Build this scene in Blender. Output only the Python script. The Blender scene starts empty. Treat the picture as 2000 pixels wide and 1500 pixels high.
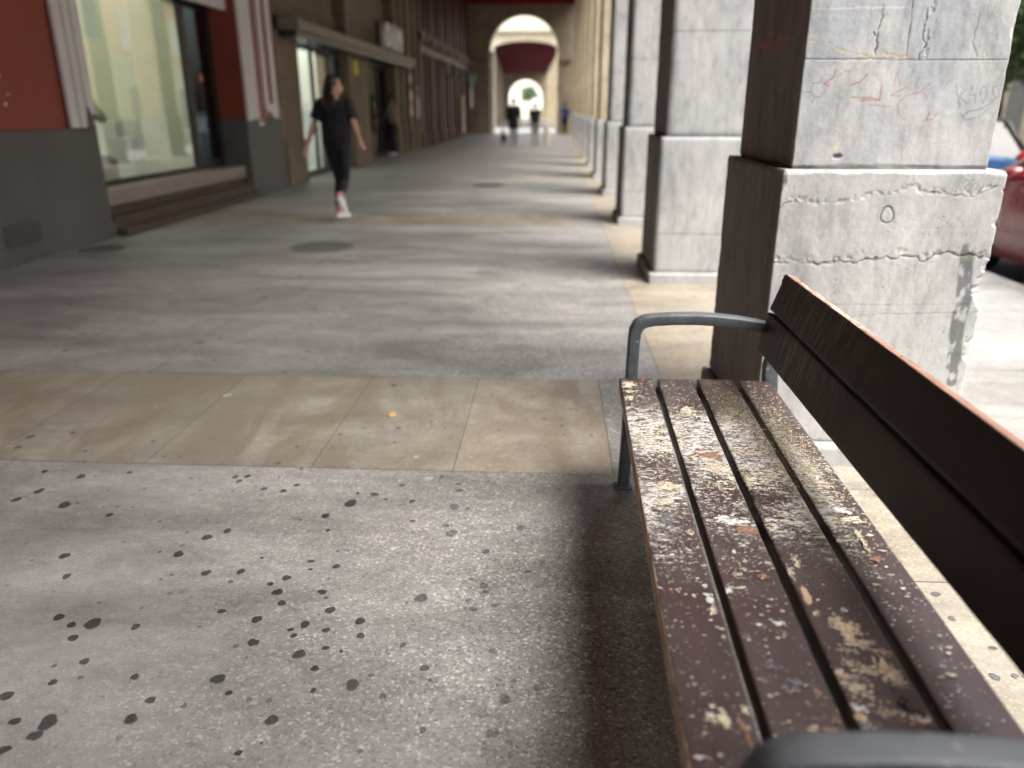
import bpy, bmesh, math, random
import numpy as np
from mathutils import Vector, Matrix
R=math.radians
scene=bpy.context.scene
# ---------------------------------------------------------------- camera, sky, sun, exposure
cam=bpy.data.cameras.new('camera'); camo=bpy.data.objects.new('camera',cam)
scene.collection.objects.link(camo); scene.camera=camo
cam.lens=27; cam.sensor_width=36; cam.clip_start=.02; cam.clip_end=2000
camo.location=(0,0,1.3); camo.rotation_euler=(R(90-19.697),0,R(3.1256))
cam.dof.use_dof=True; cam.dof.focus_distance=2.05; cam.dof.aperture_fstop=1.6
SUN_EL,SUN_AZ=58,122          # azimuth clockwise from +Y (the corridor's far end)
world=bpy.data.worlds.new('World'); scene.world=world; world.use_nodes=True
wn=world.node_tree; bg=wn.nodes['Background']
sky=wn.nodes.new('ShaderNodeTexSky'); sky.sky_type='NISHITA'; sky.sun_disc=False
sky.sun_elevation=R(SUN_EL); sky.sun_rotation=R(SUN_AZ); sky.dust_density=6; sky.air_density=1.0; sky.ozone_density=.6
hs=wn.nodes.new('ShaderNodeHueSaturation'); hs.inputs['Saturation'].default_value=.5
wn.links.new(sky.outputs[0],hs.inputs['Color']); wn.links.new(hs.outputs[0],bg.inputs['Color'])
bg.inputs['Strength'].default_value=.15
sl=bpy.data.lights.new('sun','SUN'); sl.energy=.5; sl.angle=R(50); sl.color=(1,.985,.96)
so=bpy.data.objects.new('sun',sl); scene.collection.objects.link(so)
_a,_e=R(SUN_AZ),R(SUN_EL)
so.rotation_euler=Vector((math.sin(_a)*math.cos(_e),math.cos(_a)*math.cos(_e),math.sin(_e))).to_track_quat('Z','Y').to_euler()
so.location=(20,-20,40)
scene.view_settings.view_transform='Standard'; scene.view_settings.look='None'
scene.view_settings.gamma=1; scene.view_settings.exposure=1.92
# ---------------------------------------------------------------- helpers
LK=scene.collection.objects.link
def thing(name,label,cat,loc=(0,0,0),rotz=0,group=None):
    o=bpy.data.objects.new(name,None); LK(o); o.location=loc; o.rotation_euler=(0,0,rotz)
    o.empty_display_size=.1
    return tag(o,label,cat,group)
def tag(o,label,cat,group=None,kind=None):
    o['label']=label; o['category']=cat
    if group: o['group']=group
    if kind: o['kind']=kind
    return o
def struct(o): o['kind']='structure'; return o
class MB:
    def __init__(s): s.v=[];s.f=[];s.m=[];s.c=[];s.cur=0;s.col=(1,1,1)
    def add(s,vs,fs,m=None,col=None):
        b=len(s.v); s.v+= [tuple(p) for p in vs]; s.f+=[tuple(b+i for i in f) for f in fs]
        s.m+=[s.cur if m is None else m]*len(fs); s.c+=[col or s.col]*len(vs); return s
    def box(s,x0,x1,y0,y1,z0,z1,m=None,M=None):
        vs=[Vector((x,y,z)) for z in (z0,z1) for y in (y0,y1) for x in (x0,x1)]
        if M: vs=[M@p for p in vs]
        return s.add(vs,[(0,2,3,1),(4,5,7,6),(0,1,5,4),(2,6,7,3),(0,4,6,2),(1,3,7,5)],m)
    def quad(s,a,b,c,d,m=None,col=None): return s.add([a,b,c,d],[(0,1,2,3)],m,col)
    def tube(s,pts,rad,n=8,m=None,flat=None,caps=True,up=None):
        pts=[Vector(p) for p in pts]; k=len(pts)
        if not isinstance(rad,(list,tuple)): rad=[rad]*k
        vs=[];fs=[]; prev=None
        for i,p in enumerate(pts):
            t=(pts[min(i+1,k-1)]-pts[max(i-1,0)]).normalized()
            if up is not None: a=Vector(up)
            elif prev is not None: a=prev
            else: a=Vector((0,0,1)) if abs(t.z)<.9 else Vector((1,0,0))
            u=(a-t*a.dot(t)).normalized(); w=t.cross(u); prev=u
            r=rad[i]; ru,rw=(r if isinstance(r,(list,tuple)) else (r,r))
            for j in range(n):
                q=2*math.pi*j/n; vs.append(p+u*ru*math.cos(q)+w*rw*math.sin(q))
        for i in range(k-1):
            for j in range(n):
                a=i*n+j;b=i*n+(j+1)%n; fs.append((a,b,b+n,a+n))
        if caps: fs.append(tuple(range(n-1,-1,-1))); fs.append(tuple(range((k-1)*n,k*n)))
        return s.add(vs,fs,m)
    def ball(s,c,r,n=10,m=None,M=None):
        rx,ry,rz=r if isinstance(r,(tuple,list)) else (r,r,r)
        vs=[];fs=[];h=n//2+1
        for i in range(h+1):
            ph=math.pi*i/h
            for j in range(n):
                a=2*math.pi*j/n
                p=Vector((rx*math.sin(ph)*math.cos(a),ry*math.sin(ph)*math.sin(a),rz*math.cos(ph)))
                vs.append((M@p if M else p)+Vector(c))
        for i in range(h):
            for j in range(n):
                a=i*n+j;b=i*n+(j+1)%n; fs.append((a,a+n,b+n,b))
        return s.add(vs,fs,m)
    def prism(s,poly,y0,y1,m=None,axis='y'):
        n=len(poly)
        f={'y':lambda p,t:(p[0],t,p[1]),'x':lambda p,t:(t,p[0],p[1]),'z':lambda p,t:(p[0],p[1],t)}[axis]
        vs=[f(p,y0) for p in poly]+[f(p,y1) for p in poly]
        fs=[tuple(range(n-1,-1,-1)),tuple(range(n,2*n))]+[(i,(i+1)%n,(i+1)%n+n,i+n) for i in range(n)]
        return s.add(vs,fs,m)
    def build(s,name,mats,parent=None,smooth=False,bevel=0,seg=2,fix=True,auto=None):
        me=bpy.data.meshes.new(name); me.from_pydata(s.v,[],s.f)
        if not isinstance(mats,(list,tuple)): mats=[mats]
        for q in mats: me.materials.append(q)
        me.polygons.foreach_set('material_index',s.m)
        setcol(me,np.array(s.c,dtype=np.float32))
        if fix:
            bm=bmesh.new(); bm.from_mesh(me); bmesh.ops.recalc_face_normals(bm,faces=bm.faces); bm.to_mesh(me); bm.free()
        if smooth: me.polygons.foreach_set('use_smooth',[True]*len(me.polygons))
        me.update()
        o=bpy.data.objects.new(name,me); LK(o)
        if parent is not None: o.parent=parent
        if bevel:
            b=o.modifiers.new('bevel','BEVEL'); b.width=bevel; b.segments=seg; b.limit_method='ANGLE'; b.angle_limit=R(40)
        return o
def setcol(me,rgb):
    a=me.attributes.new('tint','FLOAT_COLOR','POINT')
    n=len(rgb); c=np.ones((n,4),dtype=np.float32); c[:,:3]=rgb; a.data.foreach_set('color',c.ravel())
def copy_tree(o,parent=None):
    c=o.copy(); LK(c); c.parent=parent
    for ch in list(o.children): copy_tree(ch,c)
    return c
def rmesh(name,V,F,mats,tint=None,parent=None,smooth=True):
    """mesh from numpy arrays (quads)"""
    me=bpy.data.meshes.new(name); nv=len(V); nf=len(F)
    me.vertices.add(nv); me.vertices.foreach_set('co',np.asarray(V,dtype=np.float32).ravel())
    me.loops.add(nf*4); me.loops.foreach_set('vertex_index',np.asarray(F,dtype=np.int32).ravel())
    me.polygons.add(nf); me.polygons.foreach_set('loop_start',np.arange(0,nf*4,4,dtype=np.int32))
    me.polygons.foreach_set('loop_total',np.full(nf,4,dtype=np.int32))
    me.update(calc_edges=True); me.validate()
    if smooth: me.polygons.foreach_set('use_smooth',[True]*len(me.polygons))
    for q in (mats if isinstance(mats,(list,tuple)) else [mats]): me.materials.append(q)
    if tint is not None: setcol(me,tint)
    o=bpy.data.objects.new(name,me); LK(o)
    if parent is not None: o.parent=parent
    return o
# numpy noise
def vnoise(x,y,seed=0):
    xi=np.floor(x).astype(np.int64); yi=np.floor(y).astype(np.int64); fx=x-xi; fy=y-yi
    def h(a,b):
        n=(a*374761393+b*668265263+seed*974634777)&0xffffffff
        n=((n^(n>>13))*1274126177)&0xffffffff
        return ((n^(n>>16))&0xffff)/65535.
    u=fx*fx*(3-2*fx); v=fy*fy*(3-2*fy)
    return (h(xi,yi)*(1-u)+h(xi+1,yi)*u)*(1-v)+(h(xi,yi+1)*(1-u)+h(xi+1,yi+1)*u)*v
def fbm(x,y,seed=0,o=4):
    r=0;a=.5;t=0
    for k in range(o): r=r+a*vnoise(x*2**k,y*2**k,seed+k*17); t+=a; a*=.55
    return r/t
def dpoly(x,y,pts):
    d=np.full(x.shape,1e9)
    for (ax,ay),(bx,by) in zip(pts[:-1],pts[1:]):
        dx,dy=bx-ax,by-ay; L=dx*dx+dy*dy+1e-12
        t=np.clip(((x-ax)*dx+(y-ay)*dy)/L,0,1)
        d=np.minimum(d,np.hypot(x-ax-t*dx,y-ay-t*dy))
    return d
# ---------------------------------------------------------------- materials
class NT:
    def __init__(s,name):
        s.mat=bpy.data.materials.new(name); s.mat.use_nodes=True; s.t=s.mat.node_tree
        s.b=s.t.nodes['Principled BSDF']; s.out=s.t.nodes['Material Output']
        s.tc=s.t.nodes.new('ShaderNodeTexCoord')
    def co(s,sc=(1,1,1),rot=(0,0,0),src='Object'):
        m=s.t.nodes.new('ShaderNodeMapping'); m.inputs['Scale'].default_value=sc; m.inputs['Rotation'].default_value=rot
        s.t.links.new(s.tc.outputs[src],m.inputs[0]); return m.outputs[0]
    def L(s,a,b):
        if hasattr(a,'links') or hasattr(a,'is_linked'): s.t.links.new(a,b)
        else: b.default_value=a
    def noise(s,co,scale,detail=4,rough=.55,dist=0):
        n=s.t.nodes.new('ShaderNodeTexNoise'); s.L(co,n.inputs['Vector']); n.inputs['Scale'].default_value=scale
        n.inputs['Detail'].default_value=detail; n.inputs['Roughness'].default_value=rough; n.inputs['Distortion'].default_value=dist
        return n.outputs['Fac']
    def vor(s,co,scale,feat='F1',out='Distance',rnd=1):
        n=s.t.nodes.new('ShaderNodeTexVoronoi'); n.feature=feat; s.L(co,n.inputs['Vector']); n.inputs['Scale'].default_value=scale
        n.inputs['Randomness'].default_value=rnd; return n.outputs[out]
    def ramp(s,f,stops,interp='LINEAR'):
        n=s.t.nodes.new('ShaderNodeValToRGB'); r=n.color_ramp; r.interpolation=interp
        while len(r.elements)<len(stops): r.elements.new(.5)
        for e,(p,c) in zip(r.elements,stops):
            e.position=p; e.color=(c,c,c,1) if not isinstance(c,tuple) else (*c,1)
        s.L(f,n.inputs[0]); return n.outputs[0]
    def mix(s,f,a,b,mode='MIX'):
        n=s.t.nodes.new('ShaderNodeMix'); n.data_type='RGBA'; n.blend_type=mode; n.clamp_factor=True
        def c(v): return (v,v,v,1) if isinstance(v,float) else (*v,1) if isinstance(v,tuple) and len(v)==3 else v
        s.L(f,n.inputs[0]); s.L(c(a),n.inputs[6]); s.L(c(b),n.inputs[7]); return n.outputs[2]
    def math(s,op,a,b=0,clamp=False):
        n=s.t.nodes.new('ShaderNodeMath'); n.operation=op; n.use_clamp=clamp; s.L(a,n.inputs[0]); s.L(b,n.inputs[1]); return n.outputs[0]
    def attr(s,name='tint',out='Color'):
        n=s.t.nodes.new('ShaderNodeAttribute'); n.attribute_name=name; return n.outputs[out]
    def sep(s,v):
        n=s.t.nodes.new('ShaderNodeSeparateXYZ'); s.L(v,n.inputs[0]); return n.outputs
    def fin(s,col,rough=.6,metal=0,bump=None,bs=.3,bd=.002,spec=.5,coat=0):
        s.L((*col,1) if isinstance(col,tuple) and len(col)==3 else col,s.b.inputs['Base Color']); s.L(rough,s.b.inputs['Roughness'])
        s.b.inputs['Metallic'].default_value=metal; s.b.inputs['Specular IOR Level'].default_value=spec
        s.b.inputs['Coat Weight'].default_value=coat
        if bump is not None:
            n=s.t.nodes.new('ShaderNodeBump'); n.inputs['Strength'].default_value=bs; n.inputs['Distance'].default_value=bd
            s.L(bump,n.inputs['Height']); s.t.links.new(n.outputs[0],s.b.inputs['Normal'])
        return s.mat
def paint(name,c,rough=.5,var=.12,scale=3,metal=0,spec=.5,coat=0):
    n=NT(name); a=n.noise(n.co(),scale,5); b=n.noise(n.co(),scale*25,3)
    k=n.ramp(a,[(.3,1-var),(.7,1+var*.6)]); c2=n.mix(1.0,c,k,'MULTIPLY')
    k2=n.ramp(b,[(.3,1-var*.5),(.7,1+var*.3)]); c2=n.mix(1.0,c2,k2,'MULTIPLY')
    return n.fin(c2,n.ramp(a,[(.3,min(1,rough*.85)),(.7,min(1,rough*1.15))]),metal,b,.15,.001,spec,coat)
def floor_mat(name,c0,c1,speck=.5,tan=False):
    n=NT(name); co=n.co(); st=n.co((.45,1.6,1))
    a=n.noise(st,1.3,6,.6,.6); b=n.noise(n.co((.7,1.1,1)),4.2,6,.65,.4)
    base=n.mix(n.ramp(a,[(.36,0),(.66,1)]),c0,c1)
    base=n.mix(1.0,base,n.ramp(b,[(.3,.78),(.5,1.0),(.72,1.2)]),'MULTIPLY')
    m3=n.noise(n.co((.8,1.2,1)),19,6,.7,.3); base=n.mix(1.0,base,n.ramp(m3,[(.3,.84),(.5,1.0),(.7,1.14)]),'MULTIPLY')
    x=n.sep(co)
    if tan:
        w=n.noise(n.co((1.2,.5,1),(0,0,.5)),2.2,5,.6,1.2)
        base=n.mix(n.ramp(w,[(.42,0),(.6,.75)]),base,(.21,.172,.128))
        base=n.mix(n.ramp(n.noise(n.co((.8,.8,1)),.9,3),[(.5,0),(.7,.6)]),base,(.27,.25,.20))
    # exposed aggregate: strongest next to the bench
    wear=n.math('MULTIPLY',n.ramp(n.math('MULTIPLY_ADD',x[0],.4),[(.0,.22),(.45,1)]),n.ramp(n.noise(co,.9,3),[(.3,.35),(.6,1)]))
    v=n.vor(co,150,'F1','Color'); vs=n.sep(v)
    g=n.ramp(vs[0],[(0,.30),(.14,.66),(.5,1.0),(.84,1.18),(.93,1.9),(1,2.5)])
    base=n.mix(n.math('MULTIPLY',wear,speck*.8),base,n.mix(1.0,base,g,'MULTIPLY'))
    n2=n.noise(co,420,2,.7); base=n.mix(speck*.55,base,n.mix(1.0,base,n.ramp(n2,[(.34,.50),(.5,1),(.66,1.6)]),'MULTIPLY'))
    # small pale flecks
    dd=n.vor(n.co((.8,1,1)),16,'F1'); cc=n.sep(n.vor(n.co((.8,1,1)),16,'F1','Color'))
    fl=n.math('MULTIPLY',n.ramp(n.math('ADD',dd,n.math('MULTIPLY',n.noise(co,90,2),.10)),[(.11,1),(.15,0)]),n.ramp(cc[0],[(.72,0),(.76,1)]))
    base=n.mix(n.math('MULTIPLY',fl,.55),base,(.52,.51,.47))
    fd=n.math('MULTIPLY',n.ramp(n.math('ADD',n.vor(n.co((1,.8,1)),23,'F1'),n.math('MULTIPLY',n.noise(co,70,2),.12)),[(.12,1),(.17,0)]),n.ramp(n.sep(n.vor(n.co((1,.8,1)),23,'F1','Color'))[1],[(.80,0),(.84,1)]))
    base=n.mix(n.math('MULTIPLY',fd,.5),base,(.09,.09,.09))
    base=n.mix(1.0,base,n.attr(),'MULTIPLY')
    ro=n.ramp(a,[(.3,.36),(.7,.62)])
    return n.fin(base,ro,0,n.math('ADD',n.math('MULTIPLY',n2,.5),n.math('MULTIPLY',vs[1],.5)),.45,.0016,.45)
def stone_mat(name,c0,c1,joints=False,rough=.75):
    n=NT(name); co=n.co()
    a=n.noise(n.co((1,1,.6)),1.8,7,.6,.8); f=n.noise(n.co((1.6,1.6,.5)),14,6,.7,.3); s=n.noise(co,160,3,.7)
    base=n.mix(n.ramp(a,[(.38,0),(.62,1)]),c0,c1)
    base=n.mix(1.0,base,n.ramp(f,[(.28,.74),(.5,1),(.75,1.12)]),'MULTIPLY')
    base=n.mix(1.0,base,n.ramp(s,[(.3,.88),(.5,1),(.7,1.08)]),'MULTIPLY')
    st=n.noise(n.co((9,9,.35)),2.0,4,.6); base=n.mix(.22,base,n.mix(1.0,base,n.ramp(st,[(.4,.62),(.6,1.08)]),'MULTIPLY'))
    h=n.math('ADD',n.math('MULTIPLY',f,.7),n.math('MULTIPLY',s,.3))
    if joints:
        z=n.sep(co)[2]; m=n.math('ABSOLUTE',n.math('SUBTRACT',n.math('FRACT',n.math('MULTIPLY',n.math('ADD',z,.33+.36),1/.72)),.5))
        j=n.ramp(m,[(.0,1),(.006,1),(.011,0)]); base=n.mix(n.math('MULTIPLY',j,.45),base,(.10,.10,.10))
    base=n.mix(1.0,base,n.attr(),'MULTIPLY')
    dk=n.noise(n.co((1.3,1.3,.7)),3.1,7,.7,.9); base=n.mix(1.0,base,n.ramp(dk,[(.36,.80),(.5,1.0),(.68,1.08)]),'MULTIPLY')
    return n.fin(base,rough,0,h,.22,.003,.3)
M={}
M['floor']=floor_mat('grey_terrazzo',(.195,.195,.187),(.325,.325,.318),1.0)
M['tan']=floor_mat('tan_slab',(.268,.245,.20),(.335,.315,.265),.35,True)
M['cream_slab']=floor_mat('cream_slab',(.29,.255,.20),(.35,.315,.255),.5)
M['joint']=paint('joint_mortar',(.15,.145,.13),.9)
M['side']=floor_mat('pale_pavement',(.28,.28,.27),(.35,.35,.34),.3)
M['road']=floor_mat('asphalt',(.07,.07,.07),(.09,.09,.09),1.0)
M['p1']=stone_mat('weathered_grey_stone',(.40,.405,.41),(.47,.47,.46))
M['p2']=stone_mat('grey_stone',(.38,.39,.395),(.46,.46,.455),True)
M['p3']=stone_mat('cream_stone',(.50,.42,.28),(.58,.50,.36),True)
M['tanstone']=stone_mat('tan_wall_stone',(.17,.13,.085),(.235,.19,.135),True)
M['archstone']=stone_mat('arch_wall_stone',(.24,.20,.14),(.31,.27,.20),True)
M['facade']=stone_mat('facade_cream',(.58,.50,.36),(.66,.58,.44),True)
M['peach']=paint('peach_render',(.84,.52,.30),.85)
M['cream']=paint('cream_render',(.72,.66,.50),.85)
M['redwall']=paint('brick_red_paint',(.29,.058,.034),.6,.16,1.1)
M['greywall']=paint('dark_grey_paint',(.115,.12,.115),.6,.28,1.3)
M['whitep']=paint('white_paint',(.72,.70,.71),.5,.06)
M['maroon']=paint('maroon_paint',(.085,.022,.026),.5,.1)
M['iron']=paint('worn_iron',(.17,.168,.16),.65,.35,8)
M['greyvent']=paint('vent_grey',(.085,.088,.085),.6,.15,3)
M['ceil']=paint('dark_red_ceiling',(.16,.012,.014),.9,.15,.6,0,.1)
M['vault']=paint('vault_red',(.085,.007,.013),.95,.15,.6,0,.05)
M['darkm']=paint('dark_metal',(.02,.02,.02),.35,.2,4,0,.5)
M['black']=paint('black_panel',(.012,.012,.012),.5,.1)
M['brownstep']=paint('brown_stone_step',(.085,.062,.045),.6,.25,5)
M['sill']=paint('pinkish_sill',(.31,.26,.235),.5,.2,5)
M['canopy']=paint('beige_canopy',(.235,.21,.17),.6,.15,2)
M['letter']=paint('white_letters',(.9,.9,.9),.4,.04)
M['int']=paint('pale_green_interior',(.60,.60,.49),.8,.05)
M['intw']=paint('white_display',(.78,.80,.80),.6,.05)
M['grey']=paint('grey_cloth',(.25,.25,.25),.8,.1)
M['orange']=paint('orange_ornament',(.8,.13,.04),.5,.05)
M['yellow']=paint('yellow_plate',(.65,.5,.03),.5,.05)
M['paper']=paint('poster_paper',(.75,.73,.70),.7,.05)
M['pink']=paint('poster_red',(.75,.22,.20),.7,.05)
M['teal']=paint('poster_teal',(.25,.48,.42),.7,.05)
M['rubber']=paint('tyre_rubber',(.02,.02,.02),.8,.1)
M['redcar']=paint('red_car_paint',(.19,.010,.016),.28,.04,2,0,.5,.8)
M['bluecar']=paint('blue_car_paint',(.03,.10,.24),.28,.04,2,0,.5,.8)
M['carglass']=paint('dark_car_glass',(.02,.025,.03),.15,.02,2,0,.25)
M['alloy']=paint('alloy_rim',(.5,.5,.5),.3,.05,4,1)
M['lampred']=paint('red_lamp_lens',(.45,.02,.02),.15,.02)
M['lampclear']=paint('clear_lamp_lens',(.75,.77,.78),.1,.02)
M['skin']=paint('skin',(.42,.25,.18),.55,.05,8)
M['hair']=paint('dark_brown_hair',(.018,.010,.007),.45,.2,20)
M['navy']=paint('black_cotton',(.006,.006,.008),.9,.1,10)
M['legg']=paint('navy_leggings',(.006,.007,.012),.85,.1,10)
M['shoe']=paint('white_shoe',(.78,.77,.78),.6,.04,10)
M['shoepink']=paint('pink_shoe_trim',(.78,.28,.42),.6,.04,10)
M['taupe']=paint('taupe_shirt',(.16,.13,.11),.8,.1,10)
M['bluesh']=paint('blue_shirt',(.10,.14,.42),.8,.1,10)
M['mangrey']=paint('grey_trousers',(.22,.22,.22),.8,.1,10)
M['bark']=paint('bark',(.10,.075,.05),.9,.3,6)
M['trunk']=M['bark']
def leafmat():
    n=NT('foliage'); g=n.t.nodes.new('ShaderNodeNewGeometry'); r=g.outputs['Random Per Island']
    c=n.mix(r,(.06,.12,.045),(.15,.23,.09)); m=n.fin(c,.5,0); n.b.inputs['Transmission Weight'].default_value=0
    return m
M['leaf']=leafmat()
def emis(name,c,s):
    n=NT(name); n.b.inputs['Base Color'].default_value=(*c,1); n.b.inputs['Emission Color'].default_value=(*c,1); n.b.inputs['Emission Strength'].default_value=s; return n.mat
M['lamp']=emis('lit_shop_lamp',(1,.98,.84),.72)
M['lamp2']=emis('lit_room_lamp',(1,.97,.86),1.5)
def glassm(name,tint=(.9,.95,.93),ior=3.2):
    m=bpy.data.materials.new(name); m.use_nodes=True; t=m.node_tree; t.nodes.clear()
    o=t.nodes.new('ShaderNodeOutputMaterial'); mx=t.nodes.new('ShaderNodeMixShader'); tr=t.nodes.new('ShaderNodeBsdfTransparent'); gl=t.nodes.new('ShaderNodeBsdfGlossy')
    fr=t.nodes.new('ShaderNodeFresnel'); fr.inputs[0].default_value=ior; tr.inputs[0].default_value=(*tint,1); gl.inputs['Roughness'].default_value=.01
    nz=t.nodes.new('ShaderNodeTexNoise'); nz.inputs['Scale'].default_value=1.2; bp=t.nodes.new('ShaderNodeBump'); bp.inputs['Strength'].default_value=.03; bp.inputs['Distance'].default_value=.02
    t.links.new(nz.outputs[0],bp.inputs['Height']); t.links.new(bp.outputs[0],gl.inputs['Normal'])
    ge=t.nodes.new('ShaderNodeNewGeometry'); mm=t.nodes.new('ShaderNodeMath'); mm.operation='SUBTRACT'; mm.use_clamp=True; t.links.new(fr.outputs[0],mm.inputs[0]); t.links.new(ge.outputs['Backfacing'],mm.inputs[1]); t.links.new(mm.outputs[0],mx.inputs[0]); t.links.new(tr.outputs[0],mx.inputs[1]); t.links.new(gl.outputs[0],mx.inputs[2]); t.links.new(mx.outputs[0],o.inputs[0])
    return m
M['glass']=glassm('shop_glass'); M['dglass']=glassm('dark_glass',(.25,.28,.27),1.7)
def bench_paint(name,seat=True):
    n=NT(name); co=n.co(); at=n.sep(n.attr())       # R droppings, G bare wood, B dirt
    c=n.mix(n.ramp(n.noise(n.co((1,.25,1)),9,5),[(.3,0),(.7,1)]),(.040,.024,.022),(.064,.040,.038))
    rgh=n.ramp(n.noise(n.co((1,.4,1)),14,5,.7),[(.3,.24),(.7,.5)])
    if not seat:
        c=n.mix(.55,c,(.012,.008,.007))
        w=n.ramp(n.noise(n.co((1,14,.8),(0,0,0)),9,5,.7),[(.50,0),(.62,1)])
        c=n.mix(n.math('MULTIPLY',w,n.math('MULTIPLY',at[0],.8)),c,(.26,.21,.15))
    if seat:
        sx=n.co((.7,1.1,1)); 
        big=n.noise(n.co((.6,1.2,1)),62,9,.82,.5); fine=n.noise(n.co((.5,1.3,1)),230,5,.85,.3)
        hfun=n.math('ADD',n.math('MULTIPLY',big,.62),n.math('MULTIPLY',fine,.38))
        thr=n.math('SUBTRACT',.72,n.math('MULTIPLY',at[0],.20))
        w=n.ramp(n.math('ADD',n.math('MULTIPLY',n.math('SUBTRACT',hfun,thr),17),.5),[(.3,0),(.8,1)])
        hue=n.ramp(n.noise(co,17,4,.7),[(.30,(.34,.40,.46)),(.42,(.66,.67,.66)),(.54,(.74,.72,.64)),(.63,(.62,.54,.38)),(.73,(.45,.20,.09))])
        hue=n.mix(1.0,hue,n.ramp(fine,[(.3,.55),(.55,1.15)]),'MULTIPLY')
        c=n.mix(n.math('MULTIPLY',w,.85),c,hue)
        # pale film of dust
        film=n.math('MULTIPLY',n.ramp(n.noise(sx,11,5,.6),[(.4,0),(.75,1)]),n.math('MULTIPLY',at[0],.28))
        c=n.mix(film,c,(.24,.22,.22))
        # isolated spots
        for sc,seed in ((95,0),(190,1)):
            d=n.vor(n.co((.85,1,1)),sc,'F1'); cc=n.sep(n.vor(n.co((.85,1,1)),sc,'F1','Color'))
            p=n.math('MULTIPLY',n.math('LESS_THAN',cc[0],n.math('ADD',n.math('MULTIPLY',at[0],.45),.04)),n.math('LESS_THAN',n.math('ADD',d,n.math('MULTIPLY',n.noise(co,330,3,.8),.55)),n.math('ADD',n.math('MULTIPLY',n.math('POWER',cc[1],2.),.45),.12)))
            c=n.mix(p,c,n.mix(n.math('GREATER_THAN',cc[2],.86),(.66,.64,.58),(.48,.20,.08)))
        wood=n.noise(n.co((1.0,.5,1)),26,8,.75,1.5)
        g=n.math('GREATER_THAN',n.math('ADD',wood,n.math('MULTIPLY',at[1],.42)),.80)
        gr=n.noise(n.co((40,3,1)),4,3); c=n.mix(g,c,n.mix(n.ramp(gr,[(.3,0),(.7,1)]),(.34,.24,.15),(.58,.45,.30)))
        dn=n.noise(co,75,6,.8,.5); d2=n.math('MULTIPLY',n.ramp(dn,[(.40,0),(.52,1)]),at[2])
        c=n.mix(d2,c,n.mix(n.ramp(n.noise(co,210,3),[(.4,0),(.6,1)]),(.07,.06,.045),(.50,.46,.35)))
        m=n.math('MAXIMUM',n.math('MAXIMUM',w,g),d2); rgh=n.mix(m,rgh,.85)
        hb=n.math('ADD',n.math('MULTIPLY',w,.7),n.math('MULTIPLY',dn,at[2]))
        return n.fin(c,rgh,0,hb,.5,.0012,.4)
    return n.fin(c,.5,0,n.noise(co,60,3),.12,.001,.28)
M['seat']=bench_paint('brown_seat_paint'); M['back']=bench_paint('dark_back_paint',False)
def topwood():
    n=NT('worn_orange_wood'); co=n.co(); a=n.noise(n.co((3,.6,1)),22,6,.7,.6)
    c=n.mix(n.ramp(n.noise(n.co((8,.3,8)),6,4),[(.3,0),(.7,1)]),(.22,.10,.07),(.33,.18,.125))
    c=n.mix(n.math('MULTIPLY',n.ramp(a,[(.46,0),(.54,1)]),n.math('ADD',n.sep(n.attr())[0],.12)),c,(.62,.55,.42))
    c=n.mix(n.ramp(n.noise(co,60,4),[(.62,0),(.68,1)]),c,(.03,.02,.02))
    return n.fin(c,.6,0,a,.4,.001)
M['topwood']=topwood()
def frm():
    n=NT('slate_cast_metal'); co=n.co(); a=n.noise(co,30,5); 
    c=n.mix(n.ramp(a,[(.3,0),(.7,1)]),(.070,.080,.090),(.105,.118,.130))
    d=n.vor(co,45,'F1'); cc=n.sep(n.vor(co,45,'F1','Color'))
    sp=n.math('MULTIPLY',n.math('LESS_THAN',n.math('ADD',d,n.math('MULTIPLY',n.noise(co,180,2),.3)),.38),n.math('GREATER_THAN',cc[0],.88))
    c=n.mix(n.math('MULTIPLY',sp,.5),c,(.42,.42,.38))
    sc=n.ramp(n.noise(n.co((1,6,1)),25,5,.7),[(.60,0),(.72,1)]); c=n.mix(n.math('MULTIPLY',sc,.35),c,(.28,.28,.28))
    g_=n.t.nodes.new('ShaderNodeNewGeometry'); up=n.ramp(n.math('ADD',n.sep(g_.outputs['Normal'])[2],n.math('MULTIPLY',n.math('SUBTRACT',a,.5),.5)),[(.62,0),(.98,.42)]); c=n.mix(up,c,(.27,.29,.305))  # upward faces paler: sky highlight painted into the metal colour
    return n.fin(c,n.ramp(a,[(.3,.42),(.7,.6)]),.35,n.noise(co,220,3),.25,.0008,.5)
M['frame']=frm()

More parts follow.
